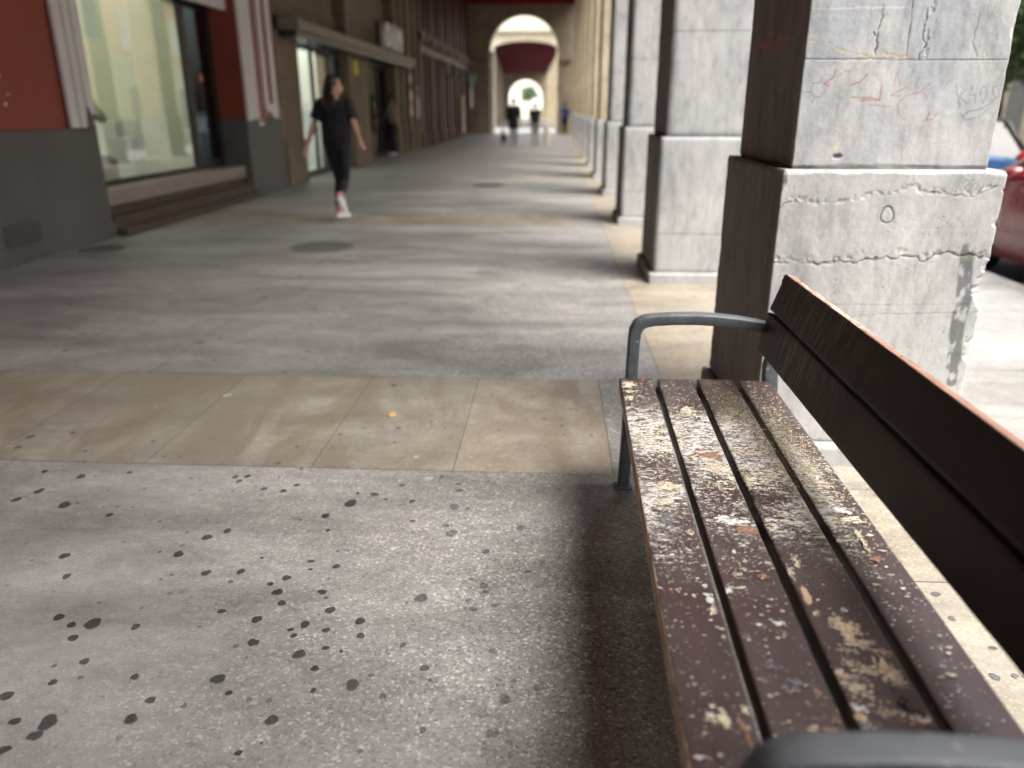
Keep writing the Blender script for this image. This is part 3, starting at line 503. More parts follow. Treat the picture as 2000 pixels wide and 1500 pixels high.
def sf(X,Y,Z,S,U,dep,t):
    f=(S==0)*1.; F=P1F['SH']
    # blue grey slab patches
    b=np.clip((fbm(X*3.2+1,Z*4.5,31,4)-.47)*7,0,1)*f*np.clip((1.40-X)/.12,0,1); bl=np.array((.86,.90,.96))
    t=t*(1-b[...,None]*(1-bl)); lt=np.clip((fbm(X*6,Z*3,33,3)-.55)*6,0,1)*f; t=t*(1+.06*lt[...,None])
    DK=(.20,.19,.18)
    t,dep=line(t,dep,X,Z,F['j1'],.0022,DK,.7,.003,.0008,5,20,f)
    t,dep=line(t,dep,X,Z,F['j2'],.0018,DK,.85,.003,0,5,20,f)
    for nm,w,a,d,wb in (('k1',.0026,.8,.005,.012),('k2',.0026,.75,.005,.018),('k3',.0016,.5,.002,.010),('k4',.0020,.55,.003,.012),('k5',.0018,.55,.003,.010),('k6',.002,.8,.004,.002)):
        t,dep=line(t,dep,X,Z,F[nm],w,DK,a,d,wb,13+ord(nm[1])*7,30,f)
    D=dpoly(X-.012,Z,F['k2']); k=np.clip(1-D/.012,0,1)*f*(fbm(X*90,Z*60,51,3)>.5); dep=dep+.005*k; t=t*(1+.10*k[...,None])
    t,dep=line(t,dep,X,Z,F['j0'],.0028,(1.3,1.3,1.32),.8,0,.004,8,25,f)
    for v in ('vein1','vein2'):
        t,dep=line(t,dep,X,Z,F[v],.0075,(.86,.68,.42),.75,0,.008,61,30,f)
        t,dep=line(t,dep,X,Z+.004,F[v],.0022,(1.5,1.42,1.15),.8,0,.008,61,30,f)
    t,dep=line(t,dep,X,Z,F['mort'],.0065,(.52,.52,.50),.9,.0,.003,66,12,f)
    RD=(.80,.25,.17); BL=(.25,.38,.85); BK=(.34,.34,.38)
    for nm in F:
        if nm[0]=='r' and nm!='ring': t,dep=line(t,dep,X,Z,F[nm],.0028,RD,.75 if nm in('r3','r4','r5','r12','r1') else .4,0,.0012,77,30,f)
        if nm[0]=='b': t,dep=line(t,dep,X,Z,F[nm],.0024,BL,.6,0,.0012,78,30,f)
        if nm in('k7','k8','k9','k10','k11','k12','k13'): t,dep=line(t,dep,X,Z,F[nm],.0022,BK,.6,0,.0015,79,30,f)
    cx,cz=F['chip'][0]; r=np.hypot((X-cx)-.25*(Z-cz),(Z-cz)*.55); k=np.clip((.0085-r)/.002,0,1)*f; t=t*(1-k[...,None])+k[...,None]*np.array((1.35,1.25,.85))
    cx,cz=F['hole'][0]; r=np.hypot((X-cx)*.6,(Z-cz))*(1+.5*fbm(X*80,Z*80,88,2)); k=np.clip((.013-r)/.004,0,1)*f; t=t*(1-.7*k[...,None]); dep=dep+k*.006
    # left side face: scratched marker lettering
    g=(S==3)*1.; SDf=P1F['SD']
    for nm in SDf:
        c=(1.5,.40,.34) if nm!='cr' else (.25,.25,.25)
        t,dep=line(t,dep,Y,Z,SDf[nm],.0055 if nm!='cr' else .004,c,.8,0 if nm!='cr' else .002,.002,80,20,g)
    return dep,t
def base_mould(p,mat,seed):
    mb=MB(); e=.035; mb.box(PX0-e,PX1+.01,PY0-.04,PY1+.02,-.02,.085)
    return mb.build('base_moulding',mat,p,bevel=.018,seg=3)
def ring(a,b,n): return [a+(b-a)*i/n for i in range(n+1)]
p1=thing('stone_pillar','large weathered grey stone pillar right behind the bench, with cracks and pen scribbles','pillar',group='stone pillars along the arcade')
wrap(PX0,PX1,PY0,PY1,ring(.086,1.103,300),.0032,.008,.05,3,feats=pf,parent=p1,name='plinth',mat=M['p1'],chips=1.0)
zs=ring(1.100,1.90,235)+ring(1.95,ZC,60)
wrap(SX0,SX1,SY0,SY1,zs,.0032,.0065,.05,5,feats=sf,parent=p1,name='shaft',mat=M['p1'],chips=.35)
base_mould(p1,M['p1'],1)
def plainpillar(mat,seed):
    r=thing('stone_pillar','x','pillar',group='stone pillars along the arcade')
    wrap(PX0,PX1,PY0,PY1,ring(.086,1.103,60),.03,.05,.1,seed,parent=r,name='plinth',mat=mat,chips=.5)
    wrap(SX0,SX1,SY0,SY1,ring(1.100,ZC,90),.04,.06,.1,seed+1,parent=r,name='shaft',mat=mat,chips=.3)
    base_mould(r,mat,seed); return r
for q in (0,):
    g=plainpillar(M['p2'],21); c=plainpillar(M['p3'],33)
usedg=usedc=False
ordn=['second','third','fourth','fifth','sixth','seventh','eighth','ninth','tenth','eleventh','twelfth','thirteenth']
for k in range(-5,13):
    if k==0: continue
    src,fl=(g,usedg) if k<4 else (c,usedc)
    o=src if not fl else copy_tree(src)
    if k<4: usedg=True
    else: usedc=True
    o.location=(0,SP*k,0)
    if k>0: o['label']='%s stone pillar of the row counted from the bench, %s'%(ordn[k-1],'pale grey' if k<4 else 'cream above a grey lower block')
    else: o['label']='grey stone pillar of the row standing behind the camera'
# cream pillars keep a grey plinth
for o in list(scene.objects):
    if o.name.startswith('plinth') and o.data.materials and o.data.materials[0]==M['p3']: o.data.materials[0]=M['p2']
for o in list(scene.objects):
    if o.name.startswith('base_moulding') and o.data.materials[0]==M['p3']: o.data.materials[0]=M['p2']
# ---------------------------------------------------------------- the arcade building: ceiling, arches and upper front
bld=thing('arcade_building','tall stone building over the covered arcade, arches between the pillars and dark red ceiling','building',(0,0,0))
mb=MB(); mb.box(-5.6,.80,-18,44.302,6.42,6.6)
for i in range(20): mb.box(-5.4,.80,-17.35+SP*i,-17.05+SP*i,6.18,6.417)
mb.build('ceiling',M['ceil'],bld)
mb=MB()
a0=-18.0
yb=[PY0+SP*k for k in range(-6,13)]
for k in range(-5,13):
    y0=SY1+SP*(k-1); y1=SY0+SP*k; c=(y0+y1)/2; r=(y1-y0)/2
    poly=[(y0-(SY1-SY0)/2,ZC),(y0,ZC)]
    poly+=[(c-r*math.cos(math.pi*i/14),ZC+.002+r*.8*math.sin(math.pi*i/14)) for i in range(1,14)]
    poly+=[(y1,ZC),(y1+(SY1-SY0)/2,ZC),(y1+(SY1-SY0)/2,7.2),(y0-(SY1-SY0)/2,7.2)]
    mb.prism(poly,.83,1.50,axis='x')
mb.build('arch_wall',M['p3'],bld)
mb=MB(); mb.box(.80,1.55,-18,44.3,7.2,17); mb.box(1.551,1.85,-18,44.3,7.3,7.6); mb.build('upper_front',M['facade'],bld)
mb=MB(); mb.box(-5.6,-5.36,-18,44.3,6.6,17); mb.build('rear_wall',M['facade'],bld)
for i in range(10):
    w=MB(); w.box(1.55,1.62,-14+i*6-.65,-14+i*6+.65,9,11.4); f=w.build('window',M['whitep'],bld)
    w=MB(); w.box(1.60,1.64,-14+i*6-.5,-14+i*6+.5,9.15,11.25); w.build('pane',M['carglass'],f)
# end wall with arch
ew=thing('arched_end_wall','brown stone wall with a tall round arch closing the far end of the arcade','wall',(0,44.3,0))
mb=MB(); cx,hw,zs_=-1.80,1.80,4.22
arch=[(cx-hw,0),(cx-hw,zs_)]+[(cx-hw*math.cos(math.pi*i/24),zs_+1.74*math.sin(math.pi*i/24)) for i in range(1,24)]+[(cx+hw,zs_),(cx+hw,0)]
def archwall(mb,arch,x0,x1,z1,y0,y1):
    top=max(p[1] for p in arch); mid=len(arch)//2
    mb.prism([(x0,0),(arch[0][0],0)]+arch[1:mid+1]+[(arch[mid][0],z1),(x0,z1)],y0,y1)
    mb.prism([(arch[mid][0],z1)]+arch[mid:-1]+[(arch[-1][0],0),(x1,0),(x1,z1)],y0,y1)
archwall(mb,arch,-5.6,1.56,7.0,.003,.75); mb.build('wall',M['archstone'],ew)
mb=MB(); archwall(mb,[(cx+(p[0]-cx)*.965,p[1]-(0 if p[1]<1 else .05)) for p in arch],cx-hw-.002,cx+hw+.002,4.2,.1,.35) if False else None
mb=MB(); mb.box(cx-hw-1.0,cx-hw-.002,-.10,-.002,3.65,3.85); mb.box(cx+hw+.002,cx+hw+.78,-.10,-.002,3.65,3.85); mb.build('string_course',M['tanstone'],ew,bevel=.02)
mb=MB(); mb.box(cx-hw-.03,cx-hw+.14,.751,.95,0,4.25); mb.build('lit_reveal_strip',M['p2'],ew)  # pale strip added to stand for light on the arch's inner reveal


# ---------------------------------------------------------------- red and grey shopfront (left)
WX=-4.75
sf1=thing('red_and_grey_shopfront','red and dark grey shopfront with white striped pilasters and a large lit display window','shop',(WX,8,0))
def P(mb,name,mat,parent=sf1,**k):
    o=mb.build(name,mat,parent,**k); o.location=(-parent.location.x,-parent.location.y,-parent.location.z); return o
mb=MB(); mb.box(-5.35,WX,-18,8.09,1.122,6.417); P(mb,'red_wall',M['redwall'])
mb=MB(); mb.box(-5.35,WX+.012,-18,8.11,0,1.12); mb.box(-5.33,WX+.035,-18,8.12,0,.16); P(mb,'grey_dado',M['greywall'],bevel=.006)
# pilaster with fluting
def pil(y0,y1,z0,parent=sf1,stripes=((0,.30),(.36,.62),(.68,1)),red=None):
    mb=MB(); w=y1-y0
    for a,b in stripes: mb.box(WX+.002,WX+.055,y0+a*w,y0+b*w,z0,6.4)
    o=P(mb,'white_pilaster',M['whitep'],parent,bevel=.008); return o
pil(7.64,8.07,1.125)
m2=MB(); m2.box(WX+.002,WX+.02,7.64,8.07,1.122,6.4); P(m2,'pilaster_back',M['maroon'])
mb=MB(); mb.prism([(8.02,1.121),(7.99,1.24),(7.93,1.33),(7.90,1.24),(7.88,1.121)],WX+.056,WX+.062,axis='x'); mb.prism([(8.0,1.2),(8.2,1.17),(8.2,1.185),(8.02,1.26)],WX+.056,WX+.061,axis='x'); P(mb,'painted_grey_peak',M['greywall'])
mb=MB(); mb.box(WX+.013,WX+.020,6.42,6.90,.165,.345,0)
for i in range(5): mb.box(WX+.0202,WX+.026,6.45,6.87,.180+i*.032,.192+i*.032,0)
P(mb,'vent_grille',M['greyvent'])
mb=MB()
for y,z,r in ((6.72,1.56,.016),(6.80,1.57,.009),(6.68,1.48,.008),(6.69,1.44,.012),(6.86,1.42,.009),(6.80,1.34,.015)):
    mb=MB(); mb.tube([(WX+.001,y,z),(WX+.008,y,z)],r,8); P(mb,'white_disc',M['whitep'])  # small white discs on the red wall
# recess: reveals, glazing, sill, steps
GX=-5.12
mb=MB(); mb.box(-5.35,WX+.01,12.2,13.74,1.16,6.417); P(mb,'red_pier',M['redwall'])
mb=MB(); mb.box(-5.35,WX+.024,12.19,13.75,0,1.155); mb.box(-5.34,WX+.045,12.18,13.76,0,.12); P(mb,'grey_pier_base',M['greywall'],bevel=.006)
def stripe(y0,y1,z0,mat,nm,x=.05):
    mb=MB(); mb.box(WX+.012,WX+x,y0,y1,z0,6.4); P(mb,nm,mat,bevel=.006)
for i in range(4): stripe(12.21+i*.115,12.31+i*.115,1.13+.01*i,M['whitep'],'white_stripe',.055)
stripe(12.70,12.90,1.05,M['whitep'],'white_stripe',.03); stripe(12.74,12.87,1.10,M['redwall'],'red_stripe',.034)
stripe(13.00,13.16,1.30,M['whitep'],'white_stripe'); stripe(13.20,13.34,1.38,M['redwall'],'red_stripe',.03); stripe(13.38,13.58,1.16,M['whitep'],'white_stripe')
mb=MB(); mb.prism([(13.0,1.38),(13.0,1.18),(13.14,1.28),(13.3,1.15),(13.45,1.27),(13.58,1.12),(13.58,1.4)],WX+.0505,WX+.054,axis='x'); P(mb,'zigzag_trim',M['whitep'])
mb=MB(); mb.box(-5.35,-4.95,8.11,12.19,2.72,6.417); P(mb,'fascia',M['redwall'])
mb=MB(); mb.box(-4.948,-4.86,10.9,12.19,2.66,2.9); P(mb,'white_header',M['whitep'],bevel=.01)
mb=MB(); mb.box(-5.30,-4.83,8.11,12.19,.30,.47); P(mb,'sill',M['sill'],bevel=.01)
mb=MB(); mb.box(-5.30,-4.86,8.11,12.19,0,.298); mb.box(-4.858,-4.72,8.125,12.17,0,.20); mb.box(-4.718,-4.60,8.125,12.17,0,.075); P(mb,'step',M['brownstep'],bevel=.008)
mb=MB(); mb.box(GX-.004,GX+.004,8.16,11.12,.53,2.66); g1=P(mb,'display_window',M['glass'])
mb=MB()
for a,b,c,d in ((8.11,8.16,.471,2.719),(11.12,11.20,.471,2.719),(8.16,11.12,.471,.53),(8.16,11.12,2.66,2.719)): mb.box(GX-.03,GX+.03,a,b,c,d)
P(mb,'window_frame',M['darkm'])
mb=MB(); mb.box(GX-.006,GX+.006,11.27,11.98,.60,2.62); P(mb,'tinted_door_glass',M['dglass'])
mb=MB()
for a,b,c,d in ((11.203,11.27,.471,2.719),(11.98,12.08,.471,2.719),(11.27,11.98,.471,.60),(11.27,11.98,2.62,2.719)): mb.box(GX-.028,GX+.028,a,b,c,d)
mb.box(GX+.03,GX+.05,11.90,11.93,1.0,2.3)
P(mb,'door_frame',M['darkm'])
mb=MB(); mb.tube([(GX+.008,11.6,1.72),(GX+.012,11.6,1.72)],.06,12); P(mb,'round_sticker',M['pink'])
# room behind the glass
mb=MB(); 
mb.quad((-8.6,7.9,.46),(-8.6,11.16,.46),(-8.6,11.16,3.4),(-8.6,7.9,3.4)); mb.quad((-8.6,7.9,.46),(-5.16,7.9,.46),(-5.16,7.9,3.4),(-8.6,7.9,3.4)); mb.quad((-8.6,11.16,.46),(-5.16,11.16,.46),(-5.16,11.16,3.4),(-8.6,11.16,3.4)); mb.quad((-8.6,7.9,.462),(-5.16,7.9,.462),(-5.16,11.16,.462),(-8.6,11.16,.462)); mb.quad((-8.6,7.9,3.4),(-5.16,7.9,3.4),(-5.16,11.16,3.4),(-8.6,11.16,3.4))
mb.box(-7.2,-7.1,7.95,9.3,.465,3.35)
P(mb,'shop_interior',M['int'],fix=False)
mb=MB(); mb.box(-8.4,-5.5,8.1,10.95,3.36,3.39); P(mb,'ceiling_lamp',M['lamp'])
mb=MB(); mb.quad((-7,11.17,.46),(-7,12.19,.46),(-7,12.19,3.4),(-7,11.17,3.4)); mb.quad((-7,11.17,.462),(-5.16,11.17,.462),(-5.16,12.19,.462),(-7,12.19,.462)); mb.quad((-7,11.17,3),(-5.16,11.17,3),(-5.16,12.19,3),(-7,12.19,3)); P(mb,'entrance_lobby',M['greywall'],fix=False)
def disp(name,mb,mat,label,cat): return tag(mb.build(name,mat),label,cat)
mb=MB(); mb.box(-6.2,-5.9,10.55,11.05,.465,1.15,M=None); mb.box(-5.89,-5.885,10.62,10.98,.6,.98)
disp('display_box',mb,M['intw'],'white box standing on the floor of the display window','box')
mb=MB(); mb.box(-5.75,-5.45,10.05,10.4,.465,.95); disp('display_board',mb,M['intw'],'small white board in front of the larger display box','board')
mb=MB(); mb.tube([(-6.0,10.45,1.15),(-6.1,10.2,1.55),(-6.2,9.85,2.05),(-6.2,9.75,2.2)],[.06,.07,.09,.05],8); mb.tube([(-6.2,9.75,2.2),(-6.2,9.6,2.18),(-6.2,9.55,2.02)],[.07,.09,.06],8)
disp('tool_shaped_display',mb,M['grey'],'slanted grey hooked shape rising from the white display boxes','display')
mb=MB(); mb.box(-5.9,-5.5,8.95,9.75,.465,.72); mb.box(-5.85,-5.55,9.0,9.7,.722,.76); disp('low_bench_display',mb,M['sill'],'low beige seat in the display window beside the white boxes','seat')
mb=MB(); mb.box(-5.45,-5.25,8.55,8.85,.535,.95); mb.tube([(-5.24,8.7,.66),(-5.235,8.7,.66)],.05,10); disp('black_loudspeaker',mb,M['black'],'small black box at the near corner of the display window','speaker')
mb=MB(); mb.tube([(-6.4,8.9,.47),(-6.4,8.9,1.3),(-6.4,9.0,1.9),(-6.4,9.25,2.2),(-6.4,9.5,2.25)],.012,6); disp('arched_wire_stand',mb,M['grey'],'thin arched wire stand in the display window','stand')
mb=MB(); mb.ball((-6.38,8.98,1.74),.06,10); disp('orange_ornament',mb,M['orange'],'little orange ball hanging on the arched wire stand','ornament')
n_=NT('translucent_notice'); n_.fin((.75,.82,.80),.8); n_.b.inputs['Transmission Weight'].default_value=.0; tl=n_.t.nodes.new('ShaderNodeBsdfTranslucent'); tl.inputs[0].default_value=(.8,.88,.85,1); ms=n_.t.nodes.new('ShaderNodeMixShader'); n_.t.links.new(n_.b.outputs[0],ms.inputs[1]); n_.t.links.new(tl.outputs[0],ms.inputs[2]); n_.t.links.new(ms.outputs[0],n_.out.inputs[0]); M['notice']=n_.mat
mb=MB(); mb.quad((-5.19,8.95,2.05),(-5.19,9.3,2.05),(-5.19,9.3,2.5),(-5.19,8.95,2.5)); disp('window_notice',mb,M['notice'],'pale printed notice on the upper part of the display window','notice')
# ---------------------------------------------------------------- tan stone shop with canopy
sh=thing('tan_stone_shopfront','tan stone shopfront with a long beige canopy over its windows and door','shop',(WX,14,0))
def S(mb,name,mat,**k): return P(mb,name,mat,sh,**k)
mb=MB()
piers=[(13.752,14.95),(18.55,20.5),(24.0,24.55),(25.0,25.45),(26.1,26.7),(27.3,27.9)]
for a,b in piers: mb.box(-5.35,WX+.03,a,b,0,6.417); 
mb.box(-5.35,-5.0,13.752,27.9,2.62,6.417)
S(mb,'stone_pier',M['tanstone'],bevel=.015)
for a,b in piers:
    mb=MB(); mb.box(WX+.031,WX+.07,a+.06,b-.06,0,.70); mb.box(WX+.031,WX+.06,a+.05,b-.05,.70,.78)
    S(mb,'pier_base',M['tanstone'],bevel=.01)
mb=MB(); mb.box(-4.99,-4.35,13.95,25.3,2.56,2.74); S(mb,'canopy',M['canopy'],bevel=.01)
mb=MB(); mb.box(-4.99,-4.40,13.95,25.2,2.46,2.556); S(mb,'canopy_soffit',M['darkm'])
mb=MB(); mb.box(-4.9,-4.72,13.3+.46,13.95,2.55,2.8); S(mb,'bracket',M['black'])
def bay(y0,y1,xg,panes,dark,lit):
    mb=MB(); mb.box(xg-.03,xg+.03,y0,y1,0,.12); mb.box(xg-.03,xg+.03,y0,y1,2.40,2.62)
    n=len(panes)
    for q in [y0]+[b for a,b in panes]: mb.box(xg-.03,xg+.03,q,q+.10,.121,2.399)
    S(mb,'window_frame',M['darkm'])
    for a,b in panes:
        m=MB(); m.box(xg-.005,xg+.005,a+.10,b,.121,2.399); S(m,'window_pane',M['glass'] if lit else M['dglass'])
    m=MB(); d=xg-1.6
    m.quad((d,y0,0),(d,y1,0),(d,y1,3.2),(d,y0,3.2)); m.quad((d,y0,0),(xg,y0,0),(xg,y0,3.2),(d,y0,3.2)); m.quad((d,y1,0),(xg,y1,0),(xg,y1,3.2),(d,y1,3.2)); m.quad((d,y0,3.2),(xg,y0,3.2),(xg,y1,3.2),(d,y1,3.2)); m.quad((d,y0,.004),(xg,y0,.004),(xg,y1,.004),(d,y1,.004))
    S(m,'room_behind_glass',M['intw'] if lit else M['greywall'],fix=False)
bay(14.952,18.548,-4.98,[(14.952,16.5),(16.5,17.6),(17.6,18.45)],False,True)
mb=MB(); mb.box(-6.5,-5.3,15.1,18.3,3.14,3.18); S(mb,'room_lamp',M['lamp2'])
mb=MB(); mb.box(-5.2,-5.12,17.62,18.5,.01,2.55); S(mb,'dark_door_panel',M['black'])
bay(20.502,23.998,-5.05,[(20.502,21.6),(21.6,22.8),(22.8,23.9)],True,False)
mb=MB(); mb.box(WX+.031,WX+.05,19.0,19.35,2.05,2.35); tag(mb.build('yellow_plate',M['yellow']),'small yellow plate on the stone pier under the canopy','sign')
for a,b in ((24.552,24.998),(25.452,26.098),(26.702,27.298)):
    mb=MB(); mb.box(-5.3,-5.1,a,b,0,2.62); S(mb,'dark_shutter',M['black'])
# individual raised letters of the sign
def letter(ch,y,name='sign_letter',z0=2.82,h=.62,w=.62):
    c=bpy.data.curves.new(name,'FONT'); c.body=ch; c.size=h*1.38; c.extrude=.05; c.bevel_depth=.012
    o=bpy.data.objects.new(name,c); LK(o); o.matrix_world=Matrix(((0,0,1,-4.45),(1,0,0,y),(0,1,0,z0),(0,0,0,1)))
    dg=bpy.context.evaluated_depsgraph_get(); me=bpy.data.meshes.new_from_object(o.evaluated_get(dg)); me.materials.clear(); me.materials.append(M['letter'])
    n=bpy.data.objects.new(name,me); LK(n); n.matrix_world=o.matrix_world.copy(); bpy.data.objects.remove(o); return n
sg=thing('shop_sign','big white raised letters standing on the beige canopy','sign',(-4.45,21.2,2.75))
for ch,y in (('O',21.25),('U',22.15),('M',22.95)):
    o=letter(ch,y); mw=o.matrix_world.copy(); o.parent=sg; o.matrix_parent_inverse=Matrix.Translation(sg.location).inverted()
mb=MB(); mb.box(-4.58,-4.50,20.95,21.12,2.76,3.4); mb.box(-4.60,-4.50,20.95,23.8,2.745,2.80); o=mb.build('sign_backing',M['black'],sg); o.location=-Vector(sg.location)
def poster(name,y0,y1,z0,z1,bands,label,x=WX+.034,cat='poster'):
    t=thing(name,label,cat,(x,(y0+y1)/2,z0)); mb=MB(); mb.box(0,.006,-(y1-y0)/2,(y1-y0)/2,0,z1-z0); mb.build('sheet',M['paper'],t)
    for a,b,m in bands:
        q=MB(); q.box(.0062,.008,-(y1-y0)/2+.02,(y1-y0)/2-.02,a*(z1-z0),b*(z1-z0)); q.build('printed_panel',m,t)
poster('poster',26.15,26.55,1.10,1.86,[(.36,.62,M['pink'])],'white notice with a red middle on the tan stone pier',WX+.036)
poster('poster',26.2,26.5,2.1,2.35,[],'small blank white card above the red and white notice',WX+.036)
poster('poster',27.45,27.85,1.0,2.0,[(.7,.95,M['canopy'])],'pale cream poster on the last tan stone pier',WX+.036)
# ---------------------------------------------------------------- maroon wooden facade
mf=thing('maroon_shop_facade','dark maroon panelled facade with narrow columns towards the far arch','shop',(WX,34,0))
def T(mb,name,mat,**k): return P(mb,name,mat,mf,**k)
mb=MB(); mb.box(-5.35,-4.95,27.902,44.298,0,6.417); T(mb,'back_panel',M['black'])
y=28.0;i=0
while y<43.9:
    w=.55 if i%2==0 else .35
    mb=MB(); mb.box(-4.948,WX+.10,y,y+w,0,6.41); mb.box(-4.947,WX+.16,y-.05,y+w+.05,3.5,3.72); mb.box(-4.947,WX+.15,y-.04,y+w+.04,0,.5)
    T(mb,'column',M['maroon'],bevel=.02)
    mb=MB(); mb.box(WX+.161,WX+.22,y-.02,y+w+.02,3.45,3.78); T(mb,'gilded_capital',M['canopy'],bevel=.02)
    y+=w+(.75 if i%2==0 else .9); i+=1
mb=MB(); mb.box(-4.949,WX+.09,28.0,44.0,3.15,3.40); T(mb,'cornice',M['maroon'])
for k,yy in enumerate((31.5,34.3,36.8,39.5,42.2)):
    t=thing('wall_lantern','dark metal wall lantern on the maroon facade, %s from the near end'%('first','second','third','fourth','fifth')[k],'lantern',(WX+.12,yy,2.75),0,'lanterns on the maroon facade')
    mb=MB(); mb.tube([(0,0,.25),(.2,0,.3),(.38,0,.2)],.025,6); mb.build('arm',M['darkm'],t)
    mb=MB(); mb.tube([(.38,0,.2),(.38,0,.12),(.38,0,-.18),(.38,0,-.25)],[.05,.13,.09,.03],8); mb.build('lantern_body',M['grey'],t)
poster('hanging_banner',38.6,39.1,.2,1.9,[(.6,.9,M['yellow'])],'pale narrow banner with a yellow top beside the maroon columns',WX+.30,'banner')
poster('hanging_banner',42.4,43.0,1.35,2.3,[],'light blue white panel under the green sign near the end wall',WX+.30,'banner')
mb=MB(); mb.box(WX+.30,WX+.34,42.4,43.0,2.35,2.95); tag(mb.build('green_sign',M['teal']),'green square sign above the light panel near the end wall','sign')
# ---------------------------------------------------------------- bench
bench=thing('bench','brown slatted wooden bench with slate grey metal arms, seat covered in bird droppings','bench',(0.28,2.53,0))
BL=Vector(bench.location)
def B(o): o.location=-BL; return o
def slat(name,cx0,prof,y0,y1,shift,mats,attr,seed,parent=bench,ny=450):
    """prof: ring of (x,z,edge) around the section; shift(y) moves it in x"""
    P=np.array([(p[0],p[1]) for p in prof]); n=len(P); ys=np.linspace(y0,y1,ny)
    X=np.repeat(P[None,:,0],ny,0)+cx0; Z=np.repeat(P[None,:,1],ny,0); Y=np.repeat(ys[:,None],n,1)
    cxm,czm=P[:,0].mean()+cx0,P[:,1].mean()
    w=.0012*(fbm(Y*16,X*16+Z*30,seed,4)-.5)*2
    Xo=X+np.sign(X-cxm)*w; X2=Xo+shift(Y)
    endk=np.clip(1-np.minimum(Y-y0,y1-Y)/.004,0,1)*.002
    X2=X2-np.sign(X-cxm)*endk; Z2=Z-np.sign(Z-czm)*endk
    V=np.stack([X2,Y,Z2],-1).reshape(-1,3)
    i,j=np.meshgrid(np.arange(ny-1),np.arange(n),indexing='ij'); jn=(j+1)%n
    F=np.stack([i*n+j,(i+1)*n+j,(i+1)*n+jn,i*n+jn],-1).reshape(-1,4)
    T=attr(X2,Y,Z2).reshape(-1,3)
    o=rmesh(name,V,F,mats,T,parent); bm=bmesh.new(); bm.from_mesh(o.data); bm.verts.ensure_lookup_table()
    for row in (0,ny-1):
        try: bm.faces.new([bm.verts[row*n+k] for k in range(n)])
        except Exception: pass
    bmesh.ops.recalc_face_normals(bm,faces=bm.faces); bm.to_mesh(o.data); bm.free(); return B(o)
def section(w,t,ang=0,ox=0,oz=0,r=.004,nt=36):
    pts=[]
    pts+=[(w*i/nt,0) for i in range(1,nt)]
    pts=[(r,0)]+[(r+(w-2*r)*i/nt,0) for i in range(1,nt)]+[(w-r,0),(w-r*.3,-r*.3),(w,-r),(w,-t*.35),(w,-t*.7),(w,-t+r),(w-r,-t),(w*.66,-t),(w*.33,-t),(r,-t),(0,-t+r),(0,-t*.7),(0,-t*.35),(0,-r),(r*.3,-r*.3)]
    c,s=math.cos(ang),math.sin(ang)
    return [(ox+x*c-z*s,oz+x*s+z*c) for x,z in pts]
def seat_attr(X,Y,Z):
    n1=fbm(X*6,Y*6,5,3); n2=fbm(X*20,Y*8,15,3)
    R_=1.15*np.exp(-((Y-1.90)/.40)**2)+.35*np.exp(-((Y-1.42)/.2)**2)+.12
    R_=R_+.20*np.exp(-((Y-.92)/.10)**2)
    R_*=np.where(X>.655,.55+.45*np.exp(-((X-.655)/.03)**2),1.)
    R_*=.5+1.0*n1
    R_=np.clip(R_,0,1.15)*np.where(Z>.426,1,.25)
    G=np.zeros_like(X)
    for x,y,rx,ry,a in ((.530,1.165,.035,.075,.95),(.560,1.065,.040,.05,.85),(.555,1.03,.03,.03,.7),(.298,.926,.012,.03,.9),(.272,.944,.02,.03,.45),(.535,.96,.04,.03,.7),(.48,.955,.02,.03,.8),(.455,.97,.02,.02,.8),(.493,1.25,.012,.11,.75),(.40,.93,.02,.02,.8),(.44,1.42,.03,.05,.4),(.262,2.42,.02,.06,.7),(.30,2.30,.02,.05,.4),(.47,.90,.03,.03,.6),(.66,1.05,.02,.03,.4),(.55,.93,.05,.04,.5)):
        G=np.maximum(G,a*np.exp(-((X-x)/rx)**2-((Y-y)/ry)**2))
    edge=np.exp(-((X-(.2335-(2.51-Y)*.0187))/.0035)**2)*np.where(Y<1.95,1,.4)
    G=np.maximum(G,edge*.95)
    Bd=1.0*np.exp(-((X-.622)/.055)**2-((Y-1.93)/.27)**2)+.45*np.exp(-((X-.57)/.06)**2-((Y-2.2)/.2)**2)
    return np.stack([R_,G,np.clip(Bd,0,1)],-1)
sh_=lambda Y:-(2.51-Y)*.0187
for i in range(4):
    slat('seat_slat',(.233,.362,.4965,.6355)[i],[(x,z+.43+.0008*i*(-1)**i) for x,z in section((.112,.117,.120,.107)[i],.046)],.655,2.512,sh_,M['seat'],seat_attr,40+i)
def back_attr(X,Y,Z):
    R_=.9*np.exp(-((Y-2.15)/.32)**2)*(.4+fbm(X*5,Y*9,77,3))
    return np.stack([np.clip(R_,0,1),R_*0,R_*0],-1)
def backslat(bx,bz,tx,tz,seed,topm):
    L=math.hypot(tx-bx,tz-bz); ang=math.atan2(tz-bz,tx-bx)
    sec=section(L,.034,ang,bx,bz,.004,12)     # section x runs up the face; thickness goes to the street side
    o=slat('back_slat',0,sec,.60,2.505,lambda Y:-(2.5-Y)*.007,[M['back'],M['topwood']],back_attr,seed,ny=320)
    if topm:
        for p in o.data.polygons:
            c=p.center; nn=p.normal
            u=(c.x+(2.5-c.y)*.007-bx)*math.cos(ang)+(c.z-bz)*math.sin(ang)
            if u>L-.0016: p.material_index=1
    return o
backslat(.711,.680,.750,.799,60,True)
backslat(.684,.544,.7085,.6715,61,False)
